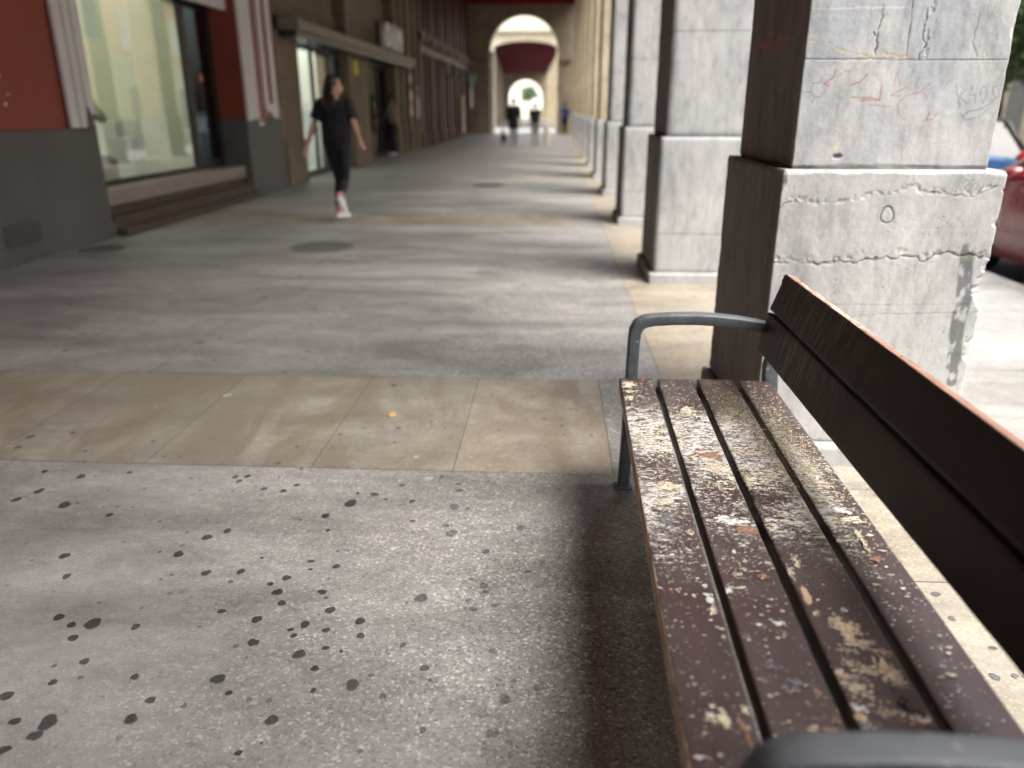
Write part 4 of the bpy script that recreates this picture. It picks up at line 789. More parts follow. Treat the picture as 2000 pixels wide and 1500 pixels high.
def bar(mb,path,a,b,n=20,e=.36):
    """rounded bar: a half width along Y, b half thickness in the plane"""
    pts=[Vector(p) for p in path]; k=len(pts); vs=[];fs=[]
    for i,p in enumerate(pts):
        t=(pts[min(i+1,k-1)]-pts[max(i-1,0)]).normalized(); u=Vector((0,1,0)); w=t.cross(u).normalized()
        A=a[i] if isinstance(a,list) else a; Bb=b[i] if isinstance(b,list) else b
        for j in range(n):
            q=2*math.pi*(j+.5)/n; c,s=math.cos(q),math.sin(q)
            vs.append(p+u*A*math.copysign(abs(c)**e,c)+w*Bb*math.copysign(abs(s)**e,s))
    for i in range(k-1):
        for j in range(n):
            fs.append((i*n+j,i*n+(j+1)%n,(i+1)*n+(j+1)%n,(i+1)*n+j))
    fs+= [tuple(range(n-1,-1,-1)),tuple(range((k-1)*n,k*n))]
    mb.add(vs,fs)
def frame(yc,dx):
    mb=MB()
    arm=[(.268,0),(.272,.15),(.276,.43),(.278,.56),(.281,.592),(.291,.613),(.310,.625),(.34,.631),(.41,.636),(.48,.637),(.55,.634),(.62,.627),(.69,.615),(.745,.601),(.775,.588)]
    bar(mb,[(x+dx,yc,z) for x,z in arm],[.021,.022,.024,.025,.025,.026,.026,.026,.026,.026,.026,.026,.025,.022,.018],[.021,.021,.020,.020,.021,.021,.020,.019,.019,.019,.019,.019,.019,.018,.016])
    rear=[(.845,0),(.80,.18),(.752,.38),(.745,.47),(.757,.58),(.778,.70),(.800,.775)]
    bar(mb,[(x+dx,yc,z) for x,z in rear],.021,[.022,.022,.026,.024,.02,.017,.013])
    rail=[(.275,.372),(.40,.366),(.55,.360),(.752,.372)]
    bar(mb,[(x+dx,yc-.0 ,z) for x,z in rail],.020,[.02,.024,.024,.02])
    for q in (1,-1):
        bar(mb,[(.268+dx-.03,yc,.004),(.268+dx+.03,yc,.004)],.03,.004); bar(mb,[(.845+dx-.03,yc,.004),(.845+dx+.03,yc,.004)],.03,.004); break
    # lugs under the slats and behind the back
    s=-1 if yc>1.5 else 1
    mb.box(.235+dx,.76+dx,yc+s*.02,yc+s*.055,.385,.397) 
    o=mb.build('metal_frame',M['frame'],bench,smooth=True); m=o.modifiers.new('e','EDGE_SPLIT'); m.split_angle=R(50); return B(o)
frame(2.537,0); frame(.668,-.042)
mb=MB(); mb.box(.40,.70,1.56,1.60,.372,.397); mb.tube([(.45,.69,.37),(.45,2.5,.37)],.012,8); B(mb.build('stretcher',M['frame'],bench))
# droppings and paint loss with real thickness
r3=random.Random(11); mb=MB()
def seaty(x,y): return ((x+(2.51-y)*.0187)-.233)
def on_slat(x,y,m=.0):
    u=seaty(x,y)
    return any(a-.233+m<u<a-.233+w-m for a,w in ((.233,.112),(.362,.117),(.4965,.120),(.6355,.107)))
KC={0:(.66,.58,.44),1:(.74,.74,.72),2:(.36,.20,.13),3:(.19,.19,.21),4:(.50,.52,.50),5:(.40,.33,.25)}
def blob(x,y,rx,ry,col,h=.0004,n=13,rag=.45):
    ps=[];p1,p2,p3=(r3.random()*6.3 for _ in range(3))
    for i in range(n):
        t=2*math.pi*i/n; q=1+rag*(.4*math.sin(2*t+p1)+.4*math.sin(3*t+p2)+.3*math.sin(5*t+p3)+r3.uniform(-.2,.2))
        X=x+rx*q*math.cos(t); Y=y+ry*q*math.sin(t)
        if not on_slat(X,Y,.001): return
        ps.append((X,Y,.4312+h*.3))
    kk=r3.uniform(.6,1.05); c=tuple(v*kk for v in col)
    ps2=[(x+(a-x)*.6,y+(b-y)*.6,.4312+h) for a,b,_ in ps]
    mb.add(ps+ps2,[tuple(range(n,2*n))]+[(i,(i+1)%n,(i+1)%n+n,i+n) for i in range(n)],0,c)
for x,y,rx,ry,k,n in SPL:
    if k==4:
        for q in range(26):
            t=q/26*6.28+r3.uniform(-.1,.1); blob(x+rx*math.cos(t)*.8,y+ry*math.sin(t)*.8,rx*r3.uniform(.06,.16),ry*r3.uniform(.05,.16),KC[4])
        continue
    if n==1: blob(x,y,rx,ry,KC[k],.0008,16,.3); continue
    for q in range(n*8):
        a=r3.gauss(0,.55); b=r3.gauss(0,.55); s=.27*r3.random()**2.4+.035
        blob(x+rx*a,y+ry*b,rx*s*1.1+.0006,ry*s*.8+.0005,KC[k],.0005+r3.random()*.0004,16,.6 if k!=5 else .8)
for i in range(12000):
    y=r3.choice((r3.gauss(1.95,.3),r3.gauss(1.75,.38),r3.gauss(1.9,.3),r3.gauss(2.0,.3),r3.uniform(.75,2.5))); x=r3.uniform(.205,.745)
    if not .70<y<2.49: continue
    if x>.66 and r3.random()<.4: continue
    s=r3.lognormvariate(-7.2,.55); blob(x,y,min(s*r3.uniform(1.,3.4),.012),min(s,.008),KC[r3.choice((0,0,1,1,1,3,2) if r3.random()<.5 else (0,1))],.0004,7,.7)
n_=NT('dried_droppings'); c_=n_.mix(1.0,n_.attr(),n_.ramp(n_.noise(n_.co(),240,4),[(.3,.6),(.6,1.1)]),'MULTIPLY'); M['drop']=n_.fin(c_,.75,0,n_.noise(n_.co(),300,3),.3,.0008)
o=mb.build('dried_droppings',M['drop'],bench,fix=False); o['kind']='stuff'; B(o)
# straw and crumbs caught on the slats
r2=random.Random(3); mb=MB()
def gz(x,y): return .4312
for i in range(950):
    if r2.random()<.6: x=r2.gauss(.645,.045); y=r2.gauss(1.93,.25)
    else: x=r2.gauss(.57,.07); y=r2.gauss(2.05,.28)
    x=min(max(x,.24),.735); y=min(max(y,1.2),2.48)
    if not on_slat(x,y,.003): continue
    L=r2.uniform(.004,.016); a=r2.gauss(.2,.9); dx,dy=math.cos(a)*L,math.sin(a)*L; w=r2.uniform(.0004,.0012); z=.4315+r2.uniform(0,.003); c=r2.choice([(1,.95,.72),(.8,.7,.45),(.35,.28,.18),(1.1,1.08,.98)])
    nx,ny=-math.sin(a)*w,math.cos(a)*w; b=r2.uniform(-.003,.003)
    mb.add([(x-nx,y-ny,z),(x+nx,y+ny,z),(x+dx/2+nx+b,y+dy/2+ny,z+.0015),(x+dx/2-nx+b,y+dy/2-ny,z+.0015),(x+dx+nx,y+dy+ny,z-.0002),(x+dx-nx,y+dy-ny,z-.0002)],[(0,1,2,3),(3,2,4,5)],0,c)
for i in range(420):
    x=r2.gauss(.632,.05); y=r2.gauss(1.93,.26)
    if not .245<x<.73: continue
    if not on_slat(x,y,.003): continue
    r=r2.uniform(.0006,.0022); c=r2.choice([(1,.95,.75),(.3,.25,.2),(.8,.75,.6),(1.2,1.2,1.15)])
    b=len(mb.v); mb.ball((x,y,.4308+r*.5),(r*1.3,r,r*.7),5); mb.c[b:]=[c]*(len(mb.v)-b)
n_=NT('straw'); c_=n_.mix(1.0,(.60,.54,.40),n_.attr(),'MULTIPLY'); M['straw']=n_.fin(c_,.8)
o=mb.build('straw_litter',M['straw'],fix=False); o['kind']='stuff'; tag(o,'dry straw and crumbs caught along the rear seat slats of the bench','straw litter')
mb=MB(); mb.tube([(.545,.985,.433),(.552,.978,.437),(.557,.965,.436),(.566,.962,.439),(.575,.955,.434)],[.0015,.0022,.0018,.0024,.001],5); mb.tube([(.545,.985,.433),(.553,.995,.436),(.565,.99,.434)],.0014,5)
tag(mb.build('black_twig',M['black']),'tiny curled black strip lying near the front end of the third seat slat','litter')
# ---------------------------------------------------------------- people
def remesh(o,v,sm=6):
    m=o.modifiers.new('remesh','REMESH'); m.mode='VOXEL'; m.voxel_size=v; m.use_smooth_shade=True
    s=o.modifiers.new('smooth','SMOOTH'); s.factor=.5; s.iterations=sm
def hand(mb,w,d,side,curl=.5,s=1.):
    """w wrist, d direction of the hand, side: vector from little finger to thumb"""
    w=Vector(w); d=Vector(d).normalized(); t=Vector(side); t=(t-d*t.dot(d)).normalized(); pn=d.cross(t)
    mb.tube([w,w+d*.04*s,w+d*.085*s],[(.026*s,.014*s),(.036*s,.014*s),(.036*s,.012*s)],10,up=t)
    for k,(o,L) in enumerate(((-.027,.060),(-.009,.074),(.009,.078),(.027,.068))):
        b=w+d*.08*s+t*o*s; c=curl*(1+.12*(3-k)); p1_=b+(d*math.cos(c*.5)+pn*math.sin(c*.5))*L*.45*s; p2_=p1_+(d*math.cos(c*1.3)+pn*math.sin(c*1.3))*L*.32*s; p3_=p2_+(d*math.cos(c*2)+pn*math.sin(c*2))*L*.25*s
        mb.tube([b-d*.01,p1_,p2_,p3_],[.0095*s,.009*s,.008*s,.0065*s],7)
    b=w+d*.025*s+t*.026*s; mb.tube([b-d*.01,b+(t*.7+d*.7)*.03*s,b+(t*.45+d+pn*.2)*.055*s,b+(t*.3+d+pn*.3)*.07*s],[.014*s,.012*s,.010*s,.008*s],7)
def person(name_label,loc,rot,J,H,mats,group=None,hairstyle='short',vox=.012,headrot=0,parts=('shirt','trousers'),bare_ankle=False):
    """J: pose in metres for a 1.67 m figure, facing +Y; R side is +X"""
    t=thing('person',name_label,'person',loc,rot,group); s=H/1.67
    g=lambda k:Vector(J[k])*s
    D=dict(headc=(0,.02,1.555),neck=(0,0,1.42),chest=(0,0,1.25),waist=(0,0,1.05),hipc=(0,0,.93)); 
    for k,v in D.items(): J.setdefault(k,v)
    mb=MB(); hc=g('headc'); RM=Matrix.Rotation(headrot,3,'Z')
    mb.ball(hc,(.072*s,.088*s,.108*s),14,M=RM); mb.ball(hc+RM@Vector((0,.045,-.055))*s,(.048*s,.045*s,.052*s),10)
    mb.tube([hc+RM@Vector((0,.082,.012))*s,hc+RM@Vector((0,.108,-.022))*s,hc+RM@Vector((0,.085,-.03))*s],[.008*s,.013*s,.008*s],6)
    mb.tube([hc+RM@Vector((-.02,.088,-.052))*s,hc+RM@Vector((0,.094,-.052))*s,hc+RM@Vector((.02,.088,-.052))*s],.007*s,6)
    for q in (-1,1): mb.ball(hc+RM@Vector((q*.073,.0,-.01))*s,(.010*s,.018*s,.028*s),8)
    mb.tube([hc-Vector((0,0,.05))*s,g('neck'),g('chest')+Vector((0,0,.1))*s],[.050*s,.052*s,.075*s],10)
    tor=[(g('neck')-Vector((0,0,.03))*s,(.075,.06)),(g('chest')+Vector((0,0,.10))*s,(.17,.085)),(g('chest'),(.155,.105)),(g('waist'),(.125,.09)),(g('hipc'),(.165,.105)),(g('hipc')-Vector((0,0,.08))*s,(.15,.10))]
    mb.tube([p for p,_ in tor],[(a*s,b*s) for _,(a,b) in tor],14,up=(1,0,0))
    for S_ in 'RL':
        q=1 if S_=='R' else -1
        sh,el,wr=g('sh'+S_),g('el'+S_),g('wr'+S_); mb.ball(sh,.052*s,8)
        mb.tube([sh,(sh+el)/2,el],[.047*s,.042*s,.035*s],9); mb.tube([el,(el*.6+wr*.4),wr],[.036*s,.035*s,.023*s],9)
        hand(mb,wr,wr-el,(-q*.2,1,.1),.5,s)
        hp,kn,an,toe=g('hp'+S_),g('kn'+S_),g('an'+S_),g('toe'+S_)
        mb.tube([hp,(hp*.6+kn*.4),kn],[.080*s,.072*s,.050*s],10); mb.tube([kn,(kn*.65+an*.35),an],[.05*s,.05*s,.032*s],10)
        mb.tube([an,an*.3+toe*.7,toe],[.035*s,.035*s,.025*s],8)
    b=mb.build('body',mats['skin'],t); remesh(b,vox)
    # eyes
    for q in (-1,1):
        e=MB(); e.ball(hc+RM@Vector((q*.030,.078,.004))*s,.009*s,8); e.build('eye',M['black'],t,smooth=True)
    h=MB()
    h.ball(hc+RM@Vector((0,-.028,.024))*s,(.090*s,.095*s,.106*s),14,M=RM)
    if hairstyle=='long':
        c0=hc+RM@Vector((0,-.05,.0))*s; h.tube([c0+Vector((0,0,.06))*s,c0+RM@Vector((0,-.02,-.10))*s,Vector(J['neck'])*s+Vector((-.01,-.095,-.05))*s,g('chest')+Vector((.0,-.12,.10))*s,g('chest')+Vector((.0,-.125,.03))*s],[(.07*s,.05*s),(.085*s,.055*s),(.09*s,.045*s),(.08*s,.03*s),(.04*s,.015*s)],10,up=(1,0,0))
    hh=h.build('hair',mats['hair'],t); remesh(hh,vox*.9,3)
    # clothing
    c=MB(); k=1.10
    tt=[(g('neck')-Vector((0,0,.015))*s,(.075,.062)),(g('neck')-Vector((0,0,.035))*s,(.15,.078)),(g('chest')+Vector((0,0,.10))*s,(.192,.10)),(g('chest'),(.190,.130)),(g('waist'),(.182,.13)),(g('hipc')+Vector((0,0,.02))*s,(.188,.132)),(g('hipc')-Vector((0,0,.03))*s,(.186,.132))]
    if 'coat' in parts: tt+= [(g('hipc')-Vector((0,0,.30))*s,(.20,.15))]
    c.tube([p for p,_ in tt],[(a*s,b_*s) for _,(a,b_) in tt],16,up=(1,0,0))
    for S_ in 'RL':
        sh,el,wr=g('sh'+S_),g('el'+S_),g('wr'+S_); e2=sh*.25+el*.75 if 'coat' not in parts else el
        c.ball(sh+Vector((0,0,-.004)),.068*s,10); c.tube([sh,sh*.6+e2*.4,e2],[.068*s,.074*s,.074*s],12)
        if 'coat' in parts: c.tube([el,wr],[.055*s,.04*s],10)
    remesh(c.build('coat' if 'coat' in parts else 'shirt',mats['top'],t),vox)
    if 'trousers' in parts or 'leggings' in parts or 'shorts' in parts:
        nm=[p for p in parts if p in('trousers','leggings','shorts')][0]
        c=MB(); f=1.0 if nm=='leggings' else 1.22
        c.tube([g('hipc')+Vector((0,0,.06))*s,g('hipc'),g('hipc')-Vector((0,0,.10))*s],[(.150*s,.10*s),(.176*s,.118*s),(.16*s,.112*s)],14,up=(1,0,0))
        for S_ in 'RL':
            hp,kn,an=g('hp'+S_),g('kn'+S_),g('an'+S_); end=an*(.78 if nm=='leggings' else .93)+kn*(.22 if nm=='leggings' else .07)
            c.tube([hp,(hp*.6+kn*.4),kn],[.088*f*s,.079*f*s,.057*f*s],12)
            if nm!='shorts': c.tube([kn,(kn*.65+an*.35),end],[.057*f*s,.056*f*s,.042*f*s],12)
        remesh(c.build(nm,mats['legs'],t),vox)
    for S_ in 'RL':
        an,toe=g('an'+S_),g('toe'+S_); d=(toe-an); heel=an-Vector((d.x,d.y,0))*.28-Vector((0,0,.035))*s if abs(toe.z-an.z)<.12*s else an-d*.12+Vector((0,-.04,0))*s
        c=MB(); c.tube([heel,(heel+toe)/2+Vector((0,0,.012))*s,toe],[(.034*s,.036*s),(.042*s,.040*s),(.036*s,.026*s)],10); c.tube([an-Vector((0,0,.01)),(an+toe)/2],[.044*s,.038*s],10)
        o=c.build('shoe',mats['shoe'],t); remesh(o,vox*.8,3)
        if 'trim' in mats:
            c=MB(); c.tube([heel+Vector((0,0,.045))*s,(heel*.5+toe*.5)+Vector((0,0,.052))*s],[.022*s,.020*s],8); c.build('shoe_trim',mats['trim'],o,smooth=True)
    return t
base=dict(shR=(.165,0,1.375),shL=(-.165,0,1.375),elR=(.22,-.02,1.12),elL=(-.22,-.02,1.12),wrR=(.23,.05,.90),wrL=(-.23,.05,.90),hpR=(.085,0,.88),hpL=(-.085,0,.88),knR=(.09,.03,.49),knL=(-.09,.03,.49),anR=(.09,-.01,.085),anL=(-.09,-.01,.085),toeR=(.10,.15,.04),toeL=(-.10,.15,.04))
wj=dict(base,shR=(.168,.02,1.365),shL=(-.168,-.02,1.365),elR=(.236,.0,1.13),wrR=(.262,.08,.955),elL=(-.25,-.08,1.12),wrL=(-.335,-.13,.88),hpL=(-.08,0,.88),knL=(-.03,.05,.49),anL=(-.045,.0,.085),toeL=(.02,.15,.04),hpR=(.08,0,.88),knR=(.05,.04,.47),anR=(.115,-.24,.29),toeR=(.145,-.19,.12))
person('woman in black top and dark leggings striding past the shops in white and pink shoes',(-2.63,9.55,0),R(-12),wj,1.67,dict(skin=M['skin'],hair=M['hair'],top=M['navy'],legs=M['legg'],shoe=M['shoe'],trim=M['shoepink']),None,'long',.0105,R(-66),('shirt','leggings'))
m2=dict(base,elR=(.25,.08,1.13),wrR=(.12,.25,1.10),elL=(-.24,.06,1.13),wrL=(-.10,.25,1.02),headc=(0,.05,1.55))
person('person in taupe top and dark trousers standing in the doorway beneath the canopy sign',(-4.72,23.2,0),R(75),m2,1.70,dict(skin=M['skin'],hair=M['hair'],top=M['taupe'],legs=M['navy'],shoe=M['shoe']),None,'short',.018,0,('shirt','trousers'))
w2=dict(base,knR=(.08,.15,.5),anR=(.08,.12,.085),toeR=(.09,.28,.04),knL=(-.08,.02,.48),anL=(-.08,-.20,.14),toeL=(-.09,-.08,.04),elR=(.22,-.12,1.14),wrR=(.24,-.12,.9))
person('person in a long black coat walking away down the middle of the arcade',(-1.58,30.05,0),R(4),dict(w2),1.68,dict(skin=M['skin'],hair=M['hair'],top=M['navy'],legs=M['mangrey'],shoe=M['black']),'distant walkers','short',.022,0,('coat','trousers'))
person('person in a dark top and grey trousers walking right of the long black coat',(-.77,29.6,0),R(0),dict(w2),1.52,dict(skin=M['skin'],hair=M['hair'],top=M['navy'],legs=M['mangrey'],shoe=M['black']),'distant walkers','short',.022,0,('shirt','trousers'))
person('person in a blue shirt standing against the far end pillars',(.45,43.0,0),R(20),dict(base),1.62,dict(skin=M['skin'],hair=M['hair'],top=M['bluesh'],legs=M['black'],shoe=M['black']),'distant walkers','short',.022,0,('shirt','trousers'))
def dog(label,loc,rot,mat,s):
    t=thing('dog',label,'dog',loc,rot); mb=MB(); V=lambda *a:Vector(a)*s
    mb.tube([V(0,-.28,.42),V(0,-.1,.42),V(0,.12,.41),V(0,.27,.45)],[.08*s,.095*s,.115*s,.08*s],10); mb.tube([V(0,.24,.47),V(0,.36,.60)],[.07*s,.055*s],8)
    mb.ball(V(0,.40,.63),(.06*s,.08*s,.06*s),8); mb.tube([V(0,.45,.61),V(0,.55,.59)],[.038*s,.025*s],8)
    for q in (-1,1):
        mb.tube([V(q*.07,.2,.38),V(q*.07,.18,.2),V(q*.07,.2,.02)],[.045*s,.028*s,.022*s],7); mb.tube([V(q*.07,-.22,.4),V(q*.075,-.16,.26),V(q*.075,-.30,.15),V(q*.075,-.28,.02)],[.07*s,.045*s,.025*s,.022*s],7)
        mb.tube([V(q*.045,.38,.68),V(q*.06,.36,.75)],[.022*s,.008*s],6)
    mb.tube([V(0,-.28,.46),V(0,-.42,.55),V(0,-.48,.66)],[.03*s,.02*s,.012*s],6); o=mb.build('body',mat,t); remesh(o,.016,4); return t
dog('small black dog walking left of the person in the black coat',(-1.95,30.0,0),R(10),M['black'],.85)
t=thing('bollard','short cream bollard on the arcade floor right of the walkers','bollard',(-.37,31,0)); mb=MB(); mb.tube([(0,0,0),(0,0,.05),(0,0,.06),(0,0,.7),(0,0,.74)],[.12,.12,.085,.08,.05],12); mb.build('post',M['cream'],t,smooth=False)
# ---------------------------------------------------------------- cars
def car(label,loc,rot,paintm,L=4.1,W=1.74,H=1.44,roofm=None):
    t=thing('parked_car',label,'car',loc,rot,'cars parked along the kerb')
    hl=L/2; n=25
    # side outline: (y, z_sill, z_belt)   nose at +Y
    def belt(y):
        u=y/hl
        if u>.55: return .92-.20*((u-.55)/.45)**1.6-(.18 if u>.985 else 0)
        if u<-.86: return .96-.10*((-u-.86)/.14)
        return .92+.04*(.55-u)/1.4
    def hw(y):
        u=abs(y/hl); return W/2*(1-.16*max(0,(u-.72)/.28)**2.2)
    def sill(y):
        u=abs(y/hl); return .20+.10*max(0,(u-.8)/.2)
    ys=[-hl+L*i/(n*2) for i in range(n*2+1)]; wy=(hl-.82,-hl+.78); wr=.335
    mb=MB(); sec=[]
    for y in ys:
        b,w,s_=belt(y),hw(y),sill(y)
        for q in wy:
            d=abs(y-q)
            if d<wr+.01: s_=max(s_,.30+math.sqrt(max((wr+.01)**2-d*d,0)))
        s_=min(s_,b-.12)
        sec.append([(w*.80,s_),(w*.97,s_+.01),(w*1.0,s_+(b-s_)*.35),(w*1.005,s_+(b-s_)*.62),(w*.965,b-.035),(w*.90,b),(w*.45,b+.035),(0,b+.045)])
    k=len(sec[0]); vs=[];fs=[]
    for y,se in zip(ys,sec):
        full=[(x,z) for x,z in se]+[(-x,z) for x,z in reversed(se[:-1])]
        vs+=[(x,y,z) for x,z in full]
    m=2*k-1
    for i in range(len(ys)-1):
        for j in range(m-1): fs.append((i*m+j,i*m+j+1,(i+1)*m+j+1,(i+1)*m+j))
        fs.append((i*m+m-1,i*m,(i+1)*m,(i+1)*m+m-1))
    fs+= [tuple(range(m)),tuple(range((len(ys)-1)*m,len(ys)*m))]
    mb.add(vs,fs); body=mb.build('body',paintm,t,smooth=True); e=body.modifiers.new('e','EDGE_SPLIT'); e.split_angle=R(38)
    # greenhouse
    st=[(hl*.42,.0,.93),(hl*.14,.78,H-.08),(-.05*hl,.82,H),(-hl*.45,.80,H-.01),(-hl*.78,.74,H-.10),(-hl*.93,.0,.97)]
    def gh(y0i,scale,zoff=0): pass
    mb=MB(); vs=[]; fs=[]
    gy=[hl*.50,hl*.08,-.05*hl,-hl*.45,-hl*.80,-hl*.95]; gt=[.935,H-.075,H,H-.015,H-.13,1.03]; gw=[.80,.60,.60,.59,.57,.78]
    for y,z,w in zip(gy,gt,gw): pass
    bw=W/2*.90
    ring_=[]
    for i,(y,z,w) in enumerate(zip(gy,gt,gw)):
        b=belt(y)-.01
        if i in (0,5): vs+=[(-bw,y,b),(-bw*.98,y,b+.01),(0,y,b+.03),(bw*.98,y,b+.01),(bw,y,b)]
        else: vs+=[(-bw,y,b),(-w,y,z-.03),(0,y,z+.015),(w,y,z-.03),(bw,y,b)]
    for i in range(5):
        for j in range(4): fs.append((i*5+j,i*5+j+1,(i+1)*5+j+1,(i+1)*5+j))
    mb.add(vs,fs); gl=mb.build('windows',M['carglass'],t,smooth=False)
    mb=MB(); P_=lambda i,j:Vector(vs[i*5+j])
    for j in (1,3): mb.tube([P_(0,j),P_(1,j),P_(2,j),P_(3,j),P_(4,j),P_(5,j)],.035,8)
    for j0,j1 in ((0,1),(4,3)):
        for i,w in ((2,.03),(3,.04)): mb.tube([P_(i,j0),P_(i,j1)],w,8)
        mb.tube([P_(4,j0),P_(4,j1)],.06,8)
    up=Vector((0,0,.012))
    rv=[];rf=[]
    for i in range(1,5):
        rv+=[P_(i,1)+up,P_(i,2)+up,P_(i,3)+up]
    for i in range(3):
        for j in range(2): rf.append((i*3+j,i*3+j+1,(i+1)*3+j+1,(i+1)*3+j))
    mb.add(rv,rf); mb.build('roof',roofm or paintm,t,smooth=True)
    for sx in (-1,1):
        for y in wy:
            w=MB(); x=sx*(W/2-.10)
            w.tube([(x-sx*.10,y,.31),(x-sx*.09,y,.31),(x+sx*.07,y,.31),(x+sx*.085,y,.31)],[.29,.315,.315,.29],24); tr=w.build('wheel',M['rubber'],t,smooth=False)
            w=MB(); w.tube([(x+sx*.086,y,.31),(x+sx*.092,y,.31)],[.19,.18],20)
            for a in range(5): w.tube([(x+sx*.093,y,.31),(x+sx*.095,y+.17*math.cos(a*1.2566),.31+.17*math.sin(a*1.2566))],.022,6)
            w.build('rim',M['alloy'],tr)
        w=MB(); w.ball((sx*(W/2+.08),hl*.25,.94),(.095,.05,.062),12); w.tube([(sx*(W/2-.05),hl*.26,.91),(sx*(W/2+.05),hl*.25,.92)],.022,6); w.build('mirror',paintm,t,smooth=True)
        w=MB(); w.ball((sx*W*.36,hl-.10,.70),(.16,.12,.075),12); w.build('headlight',M['lampclear'],t,smooth=True)
        w=MB(); w.ball((sx*W*.40,-hl+.07,.86),(.09,.09,.16),12); w.build('tail_light',M['lampred'],t,smooth=True)
        for y in (.22*hl,-.33*hl):
            w=MB(); w.box(sx*W*.502-.012,sx*W*.502+.012,y-.08,y+.08,.80,.83); w.build('door_handle',paintm,t,bevel=.006)
        for y in (hl*.44,-.02*hl,-.52*hl):
            w=MB(); w.box(sx*W*.500-.004,sx*W*.500+.004,y-.002,y+.002,.32,.88); w.build('door_seam',M['black'],t)
        w=MB(); w.box(sx*W*.500-.012,sx*W*.500+.012,-.5*hl,hl*.42,.44,.485); w.build('side_moulding',paintm,t,bevel=.01)
    w=MB(); w.box(-.26,.26,-hl-.012,-hl+.03,.55,.67); w.build('number_plate',M['whitep'],t)
    w=MB(); w.box(-.45,.45,hl-.06,hl+.01,.36,.52); w.build('grille',M['black'],t)
    w=MB(); w.box(-W*.42,W*.42,-hl+.15,hl-.15,.20,.32); w.build('underbody',M['black'],t)
    return t
car('dark red car parked at the kerb beside the large pillar, facing down the street',(4.82,6.38,-.154),0,M['redcar'])
car('blue hatchback parked at the kerb in front of the dark red car',(4.80,11.55,-.154),0,M['bluecar'],3.9,1.72,1.46,M['black'])
o=car('grey car parked at the kerb well beyond the blue hatchback',(4.85,22.2,-.154),0,M['mangrey'])
# ---------------------------------------------------------------- trees
def tree(label,x,y,h,r,n,seed,zb=-.15,group='street trees on the far pavement'):
    q=random.Random(seed); t=thing('street_tree',label,'tree',(x,y,zb),q.random()*6,group)
    mb=MB(); top=h-r*.9; mb.tube([(0,0,0),(.05,0,h*.25),(-.05,.08,top*.8),(0,.1,h*.8)],[.17,.13,.10,.04],9)
    cl=[]
    for i in range(16):
        a=q.random()*6.28; el=q.uniform(-.5,1.2); rr=r*q.uniform(.45,.85); c=Vector((math.cos(a)*math.cos(el)*rr,math.sin(a)*math.cos(el)*rr,h-r*.95+math.sin(el)*rr*.9)); cl.append(c)
        mb.tube([(0,.05,top*.75+q.uniform(-.2,.4)),c*.5+Vector((0,0,top*.45)),c],[.055,.035,.012],6)
    mb.build('trunk',M['bark'],t)
    lf=MB()
    for i in range(n):
        c=q.choice(cl); d=Vector((q.gauss(0,1),q.gauss(0,1),q.gauss(0,.8))).normalized()*r*.42*q.random()**.45; p=c+d
        u=Vector((q.uniform(-1,1),q.uniform(-1,1),q.uniform(-.6,.6))).normalized(); v=u.orthogonal().normalized(); v=Matrix.Rotation(q.random()*6.28,3,u)@v; L=q.uniform(.09,.16)
        lf.add([p-u*L,p+v*L*.45,p+u*L,p-v*L*.45],[(0,1,2,3)])
    lf.build('crown',M['leaf'],t,fix=False); return t
tree('green street tree across the road, its crown beside the large pillar',13.4,25.6,5.9,3.0,15000,1)
tree('green street tree farther up the far pavement',13.2,78,7,2.7,4000,2)
tree('green street tree on the far pavement beyond the crossing',13.2,90,7,2.7,3000,3)
tree('small green tree in the square beyond the second arcade',-3.9,121,4.7,1.4,2500,5)
# ---------------------------------------------------------------- buildings across the street
def window_unit(parent,x,y,z,w=1.1,h=2.0):
    m=MB(); e=.13
    m.box(x-.10,x,y-w/2-e,y-w/2,z,z+h); m.box(x-.10,x,y+w/2,y+w/2+e,z,z+h); m.box(x-.12,x,y-w/2-e,y+w/2+e,z+h,z+h+.22); m.box(x-.25,x,y-w/2-.25,y+w/2+.25,z-.18,z)
    m.box(x-.03,x,y-.04,y+.04,z,z+h); m.box(x-.03,x,y-w/2,y+w/2,z+h*.66,z+h*.66+.06)
    f=m.build('window',M['whitep'],parent); m=MB(); m.box(x-.015,x+.01,y-w/2,y+w/2,z,z+h); m.build('pane',M['paper'],f); return f
def across(label,y0,y1,z1,mat,floors=3,step=3.2):
    X=17.0; t=thing('street_building',label,'building',(X,(y0+y1)/2,0),0,'buildings across the street')
    def Q(o): o.location=(-X,-(y0+y1)/2,0); return o
    m=MB(); m.box(X,X+8,y0,y1,-.2,z1); Q(m.build('wall',mat,t))
    m=MB(); m.box(X-.35,X-.002,y0,y1,z1-.35,z1+.1); m.box(X-.22,X-.002,y0,y1,4.1,4.35); Q(m.build('cornice',M['cream'],t))
    m=MB(); m.box(X-.08,X-.002,y0,y1,-.02,4.099); Q(m.build('ground_floor_front',M['cream'],t))
    n=int((y1-y0-1)/step)
    for i in range(n):
        y=y0+(y1-y0)/n*(i+.5)
        m=MB(); m.box(X-.10,X-.081,y-.6,y+.6,0,2.6); Q(m.build('shop_opening',M['grey'],t))
        for f in range(floors):
            w=window_unit(t,X-.002,y,5.0+f*3.3); Q(w)
    return t
across('peach building across the street with white framed windows',33,60,15,M['peach'])
across('cream building across the street before the peach one',8,32.9,16,M['cream'])
across('cream building across the street opposite the bench',-16,7.9,15,M['cream'],2,5)
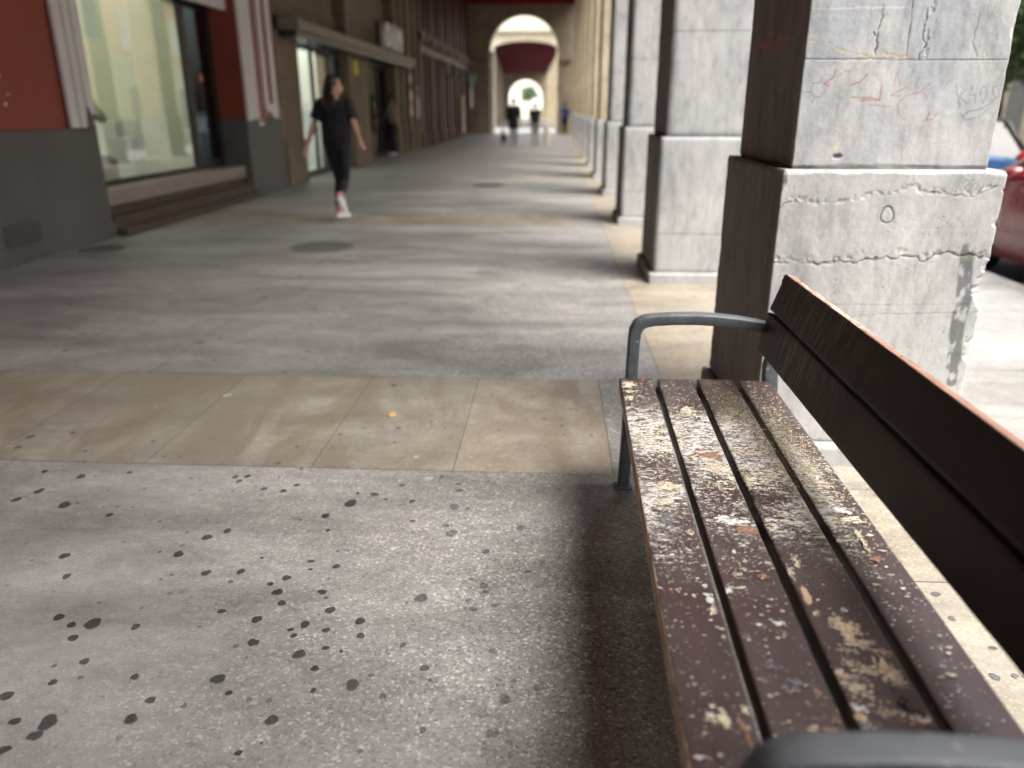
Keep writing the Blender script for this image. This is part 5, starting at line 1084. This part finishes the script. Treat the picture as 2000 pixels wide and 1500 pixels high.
# ---------------------------------------------------------------- second arcade beyond the cross street
b2=thing('second_arcade_building','low cream building beyond the cross street with a wide arch and dark red vault','building',(-2.2,58,0))
def Q2(o): o.location=-Vector(b2.location); return o
def wallarch(arch,x0,x1,z1,ya,yb,mat,name):
    mb=MB(); archwall(mb,arch,x0,x1,z1,ya,yb); return Q2(mb.build(name,mat,b2))
c,hw=-2.24,2.19
a=[(c-hw,0),(c-hw,5.30)]+[(c-hw*math.cos(math.pi*i/20),5.30+.47*math.sin(math.pi*i/20)) for i in range(1,20)]+[(c+hw,5.30),(c+hw,0)]
wallarch(a,-20,9,6.35,58,58.8,M['facade'],'front_wall')
mb=MB(); mb.box(-20,9,57.7,58.9,6.352,6.55); Q2(mb.build('cornice',M['cream'],b2))
mb=MB(); mb.add([(-4.9,58.81,5.95),(.5,58.81,5.95),(-1.2,105,5.6),(-7.4,105,5.6),(-4.9,58.81,6.3),(.5,58.81,6.3),(-1.2,105,6.3),(-7.4,105,6.3)],[(0,1,2,3),(4,7,6,5),(0,4,5,1),(2,6,7,3),(1,5,6,2),(3,7,4,0)]); Q2(mb.build('vault_ceiling',M['vault'],b2))
mb=MB(); mb.add([(-5.3,58.81,0),(-4.7,58.81,0),(-6.9,105,0),(-7.6,105,0),(-5.3,58.81,5.96),(-4.7,58.81,5.96),(-6.9,105,5.96),(-7.6,105,5.96)],[(0,1,5,4),(1,2,6,5),(2,3,7,6),(3,0,4,7),(4,5,6,7),(0,3,2,1)]); Q2(mb.build('inner_wall',M['tanstone'],b2))
for i in range(13):
    y=60.5+3.4*i; x=.30-(y-58)*.036; mb=MB(); mb.box(x,x+.75,y,y+.95,0,5.6); mb.box(x-.04,x+.79,y-.04,y+.99,0,1.1); Q2(mb.build('pillar',M['p3'],b2,bevel=.02))
c,hw=-4.0,2.15
a=[(c-hw,0),(c-hw,2.72)]+[(c-hw*math.cos(math.pi*i/20),2.72+2.13*math.sin(math.pi*i/20)) for i in range(1,20)]+[(c+hw,2.72),(c+hw,0)]
wallarch(a,-9,1.5,6.35,105.01,105.8,M['archstone'],'end_wall')
t=thing('far_building','sunlit pale cream building seen through the second arcade','building',(-4,140,0)); mb=MB(); mb.box(-26,22,0,8,-.2,16); mb.build('wall',M['cream'],t)
for i in range(12):
    m=MB(); m.box(-24+i*4,-22.8+i*4,-.05,-.002,2,4.4); m.build('window',M['paper'],t)
t=thing('parasol','white cafe parasol standing in the sunlit square beyond','parasol',(-2.8,112,0)); mb=MB(); mb.tube([(0,0,0),(0,0,2.3)],.03,8); mb.build('pole',M['darkm'],t); mb=MB()
n=8; mb.add([(1.3*math.cos(2*math.pi*i/n),1.3*math.sin(2*math.pi*i/n),1.95) for i in range(n)]+[(0,0,2.5)]+[(1.3*math.cos(2*math.pi*i/n),1.3*math.sin(2*math.pi*i/n),1.75) for i in range(n)],[(i,(i+1)%n,n) for i in range(n)]+[(i,i+n+1,(i+1)%n+n+1,(i+1)%n) for i in range(n)]); mb.build('canopy',M['whitep'],t)
